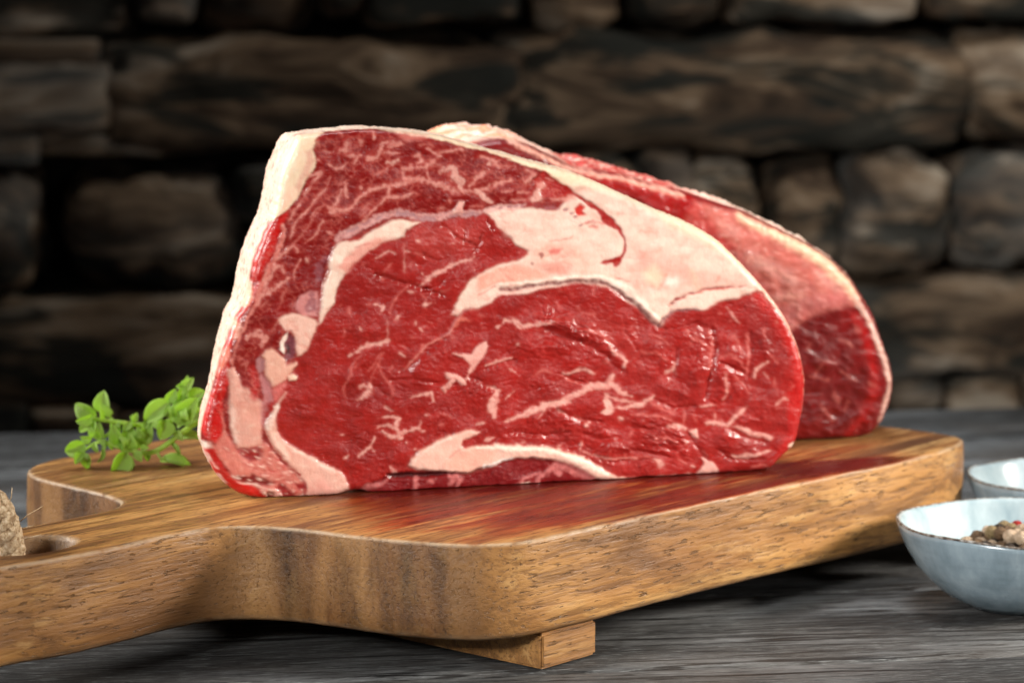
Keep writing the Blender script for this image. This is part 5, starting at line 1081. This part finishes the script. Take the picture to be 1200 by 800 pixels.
def bowl(loc, Rr, Hh, label, tilt=0):
    root = tag(empty('bowl', loc), label, 'bowl', 'small stoneware bowls right of the board')
    outer = [(0, .0012), (.40, .0006), (.44, 0.0), (.50, .0022), (.60, .13), (.72, .28), (.83, .46), (.915, .66), (.965, .82), (.99, .93), (1.0, 1.0)]
    inner = [(.975, 1.012), (.955, .97), (.93, .88), (.88, .72), (.80, .52), (.69, .34), (.55, .21), (.38, .14), (.2, .115), (0, .11)]
    prof = [(r * Rr, z * Hh if z > .01 else z, 0) for r, z in outer] + [(r * Rr, z * Hh, 1) for r, z in inner]
    S = 128; V = []; I = []; Hf = []; Fc = []
    for (r, z, ii) in prof:
        for k in range(S):
            an = 2 * math.pi * k / S; rr = r * (1 + .006 * math.sin(an * 3 + 1) + .004 * math.sin(an * 7)) if r > 0 else 1e-5
            V.append((rr * math.cos(an), rr * math.sin(an), z + (.0005 * math.sin(an * 2 + .5) + .0004 * math.sin(an * 5) if z > Hh * .6 else 0))); I.append(ii); Hf.append(z / Hh)
    for i in range(len(prof) - 1):
        for k in range(S): Fc.append((i * S + k, i * S + (k + 1) % S, (i + 1) * S + (k + 1) % S, (i + 1) * S + k))
    me = bpy.data.meshes.new('bowl_body'); me.from_pydata(V, [], Fc); me.update(); me.polygons.foreach_set('use_smooth', [True] * len(Fc))
    for nm, A in (('inside', I), ('heightf', Hf)):
        at = me.attributes.new(nm, 'FLOAT', 'POINT'); at.data.foreach_set('value', [float(x) for x in A])
    me.materials.append(MAT_GLAZE); o = bpy.data.objects.new('bowl_body', me); COL.objects.link(o); o.parent = root
    # unglazed brown lip
    V = []; Fc = []; T_ = 10
    for k in range(S):
        an = 2 * math.pi * k / S; f = 1 + .006 * math.sin(an * 3 + 1) + .004 * math.sin(an * 7); zz = Hh * 1.004 + .0005 * math.sin(an * 2 + .5) + .0004 * math.sin(an * 5)
        w = .00050 + .00022 * mnoise.noise((math.cos(an) * 9, math.sin(an) * 9, Rr * 100))
        for q in range(T_):
            t = 2 * math.pi * q / T_; r = Rr * .9915 * f + math.cos(t) * w * 1.25
            V.append((r * math.cos(an), r * math.sin(an), zz + math.sin(t) * w))
    for k in range(S):
        for q in range(T_): Fc.append((k * T_ + q, ((k + 1) % S) * T_ + q, ((k + 1) % S) * T_ + (q + 1) % T_, k * T_ + (q + 1) % T_))
    mesh_obj('lip', V, Fc, MAT_RIM, root)
    return root
BR, BH = .0500, .0330
pc = on_z(1197, 612, BH); pb = on_z(1262, 558, BH)
bowl((pc[0], pc[1], 0), BR, BH, 'grey blue stoneware bowl in front, holding mixed peppercorns')
bowl((pb[0], pb[1], 0), .0475, BH, 'pale empty stoneware bowl behind the peppercorn bowl, beside the board end')

# peppercorns: one mesh per kind, copied
def corn_mesh(name, wr, seed):
    bm = bmesh.new(); bmesh.ops.create_icosphere(bm, subdivisions=4, radius=1)
    for v in bm.verts:
        p = v.co.copy(); r = 1 + .05 * mnoise.noise(p * 1.3 + Vector((seed, 0, 0)))
        rid = 1 - abs(mnoise.noise(p * 2.6 + Vector((seed * 2, 1, 3)))) * 2.2
        r += wr * (max(rid, -.3) - .4) + wr * .4 * mnoise.noise(p * 7)
        v.co = p * r
    me = bpy.data.meshes.new(name); bm.to_mesh(me); bm.free(); me.polygons.foreach_set('use_smooth', [True] * len(me.polygons)); return me
def corn_mat(name, a, b, rough=.6):
    s = NT(name); n = s.noise(s.coord(), 2.2, 5, .65); n2 = s.noise(s.coord(), 9, 3, .6)
    return s.set(color=s.mix(s.maprange(n2, .5, .7, 0, .4), s.ramp(n, [(.35, a), (.65, b)]), a), rough=rough, normal=s.bump(s.math('ADD', n, n2), .6, .08), spec=.35)
KINDS = [('black wrinkled peppercorn in the front bowl', 'black peppercorns', corn_mesh('peppercorn', .13, 1), corn_mat('black_pepper', (.012, .008, .006), (.06, .036, .022), .5)),
         ('brown wrinkled peppercorn in the front bowl', 'brown peppercorns', corn_mesh('peppercorn', .10, 2), corn_mat('brown_pepper', (.09, .05, .024), (.26, .16, .085))),
         ('smooth cream coloured peppercorn in the front bowl', 'cream peppercorns', corn_mesh('peppercorn', .02, 3), corn_mat('white_pepper', (.50, .34, .21), (.74, .58, .42))),
         ('olive tan peppercorn in the front bowl', 'olive tan peppercorns', corn_mesh('peppercorn', .06, 4), corn_mat('green_pepper', (.20, .14, .06), (.42, .31, .16))),
         ('single bright red peppercorn on the heap in the front bowl', None, corn_mesh('peppercorn', .04, 5), corn_mat('red_pepper', (.32, .015, .012), (.55, .04, .03), .35))]
for k in KINDS: k[2].materials.append(k[3])
rnd = random.Random(11); placed = []
layers = [.026, .031, .0325, .031, .025, .0150]
for k, rad in enumerate(layers):                                 # a heap in loose hexagonal layers, visible shell only
    z = .0068 + .0043 * k; sp_ = .0058; ox = rnd.uniform(0, sp_); oy = rnd.uniform(0, sp_)
    nxt = layers[k + 1] if k + 1 < len(layers) else 0
    for i in range(-8, 9):
        for j in range(-8, 9):
            x = (i + .5 * (j & 1)) * sp_ + ox + rnd.uniform(-.0007, .0007); y = j * sp_ * .87 + oy + rnd.uniform(-.0007, .0007)
            q = math.hypot(x, y) + rnd.uniform(-.0012, .0012)
            if q > rad or q < nxt - .0065: continue
            r = rnd.uniform(.0026, .0030)
            placed.append((x + .003, y + .001, z + rnd.uniform(-.0006, .0006), r))
target_ = on_z(1191, 618, .028); red_ = min(range(len(placed)), key=lambda i: (pc[0] + placed[i][0] - target_[0]) ** 2 + (pc[1] + placed[i][1] - target_[1]) ** 2 - (placed[i][2] * .02) ** 2 * 0 + (placed[i][2] - .029) ** 2)
for i_, (x, y, z, r) in enumerate(placed):
    k = rnd.choices(range(5), [.20, .30, .30, .20, 0])[0]; k = 4 if i_ == red_ else k; lab, grp, me, mt = KINDS[k]
    o = bpy.data.objects.new('peppercorn', me); COL.objects.link(o); o.location = (pc[0] + x, pc[1] + y, z); o.scale = (r, r, r * rnd.uniform(.92, 1))
    o.rotation_euler = (rnd.uniform(0, 6), rnd.uniform(0, 6), rnd.uniform(0, 6)); tag(o, lab, 'peppercorn', grp)
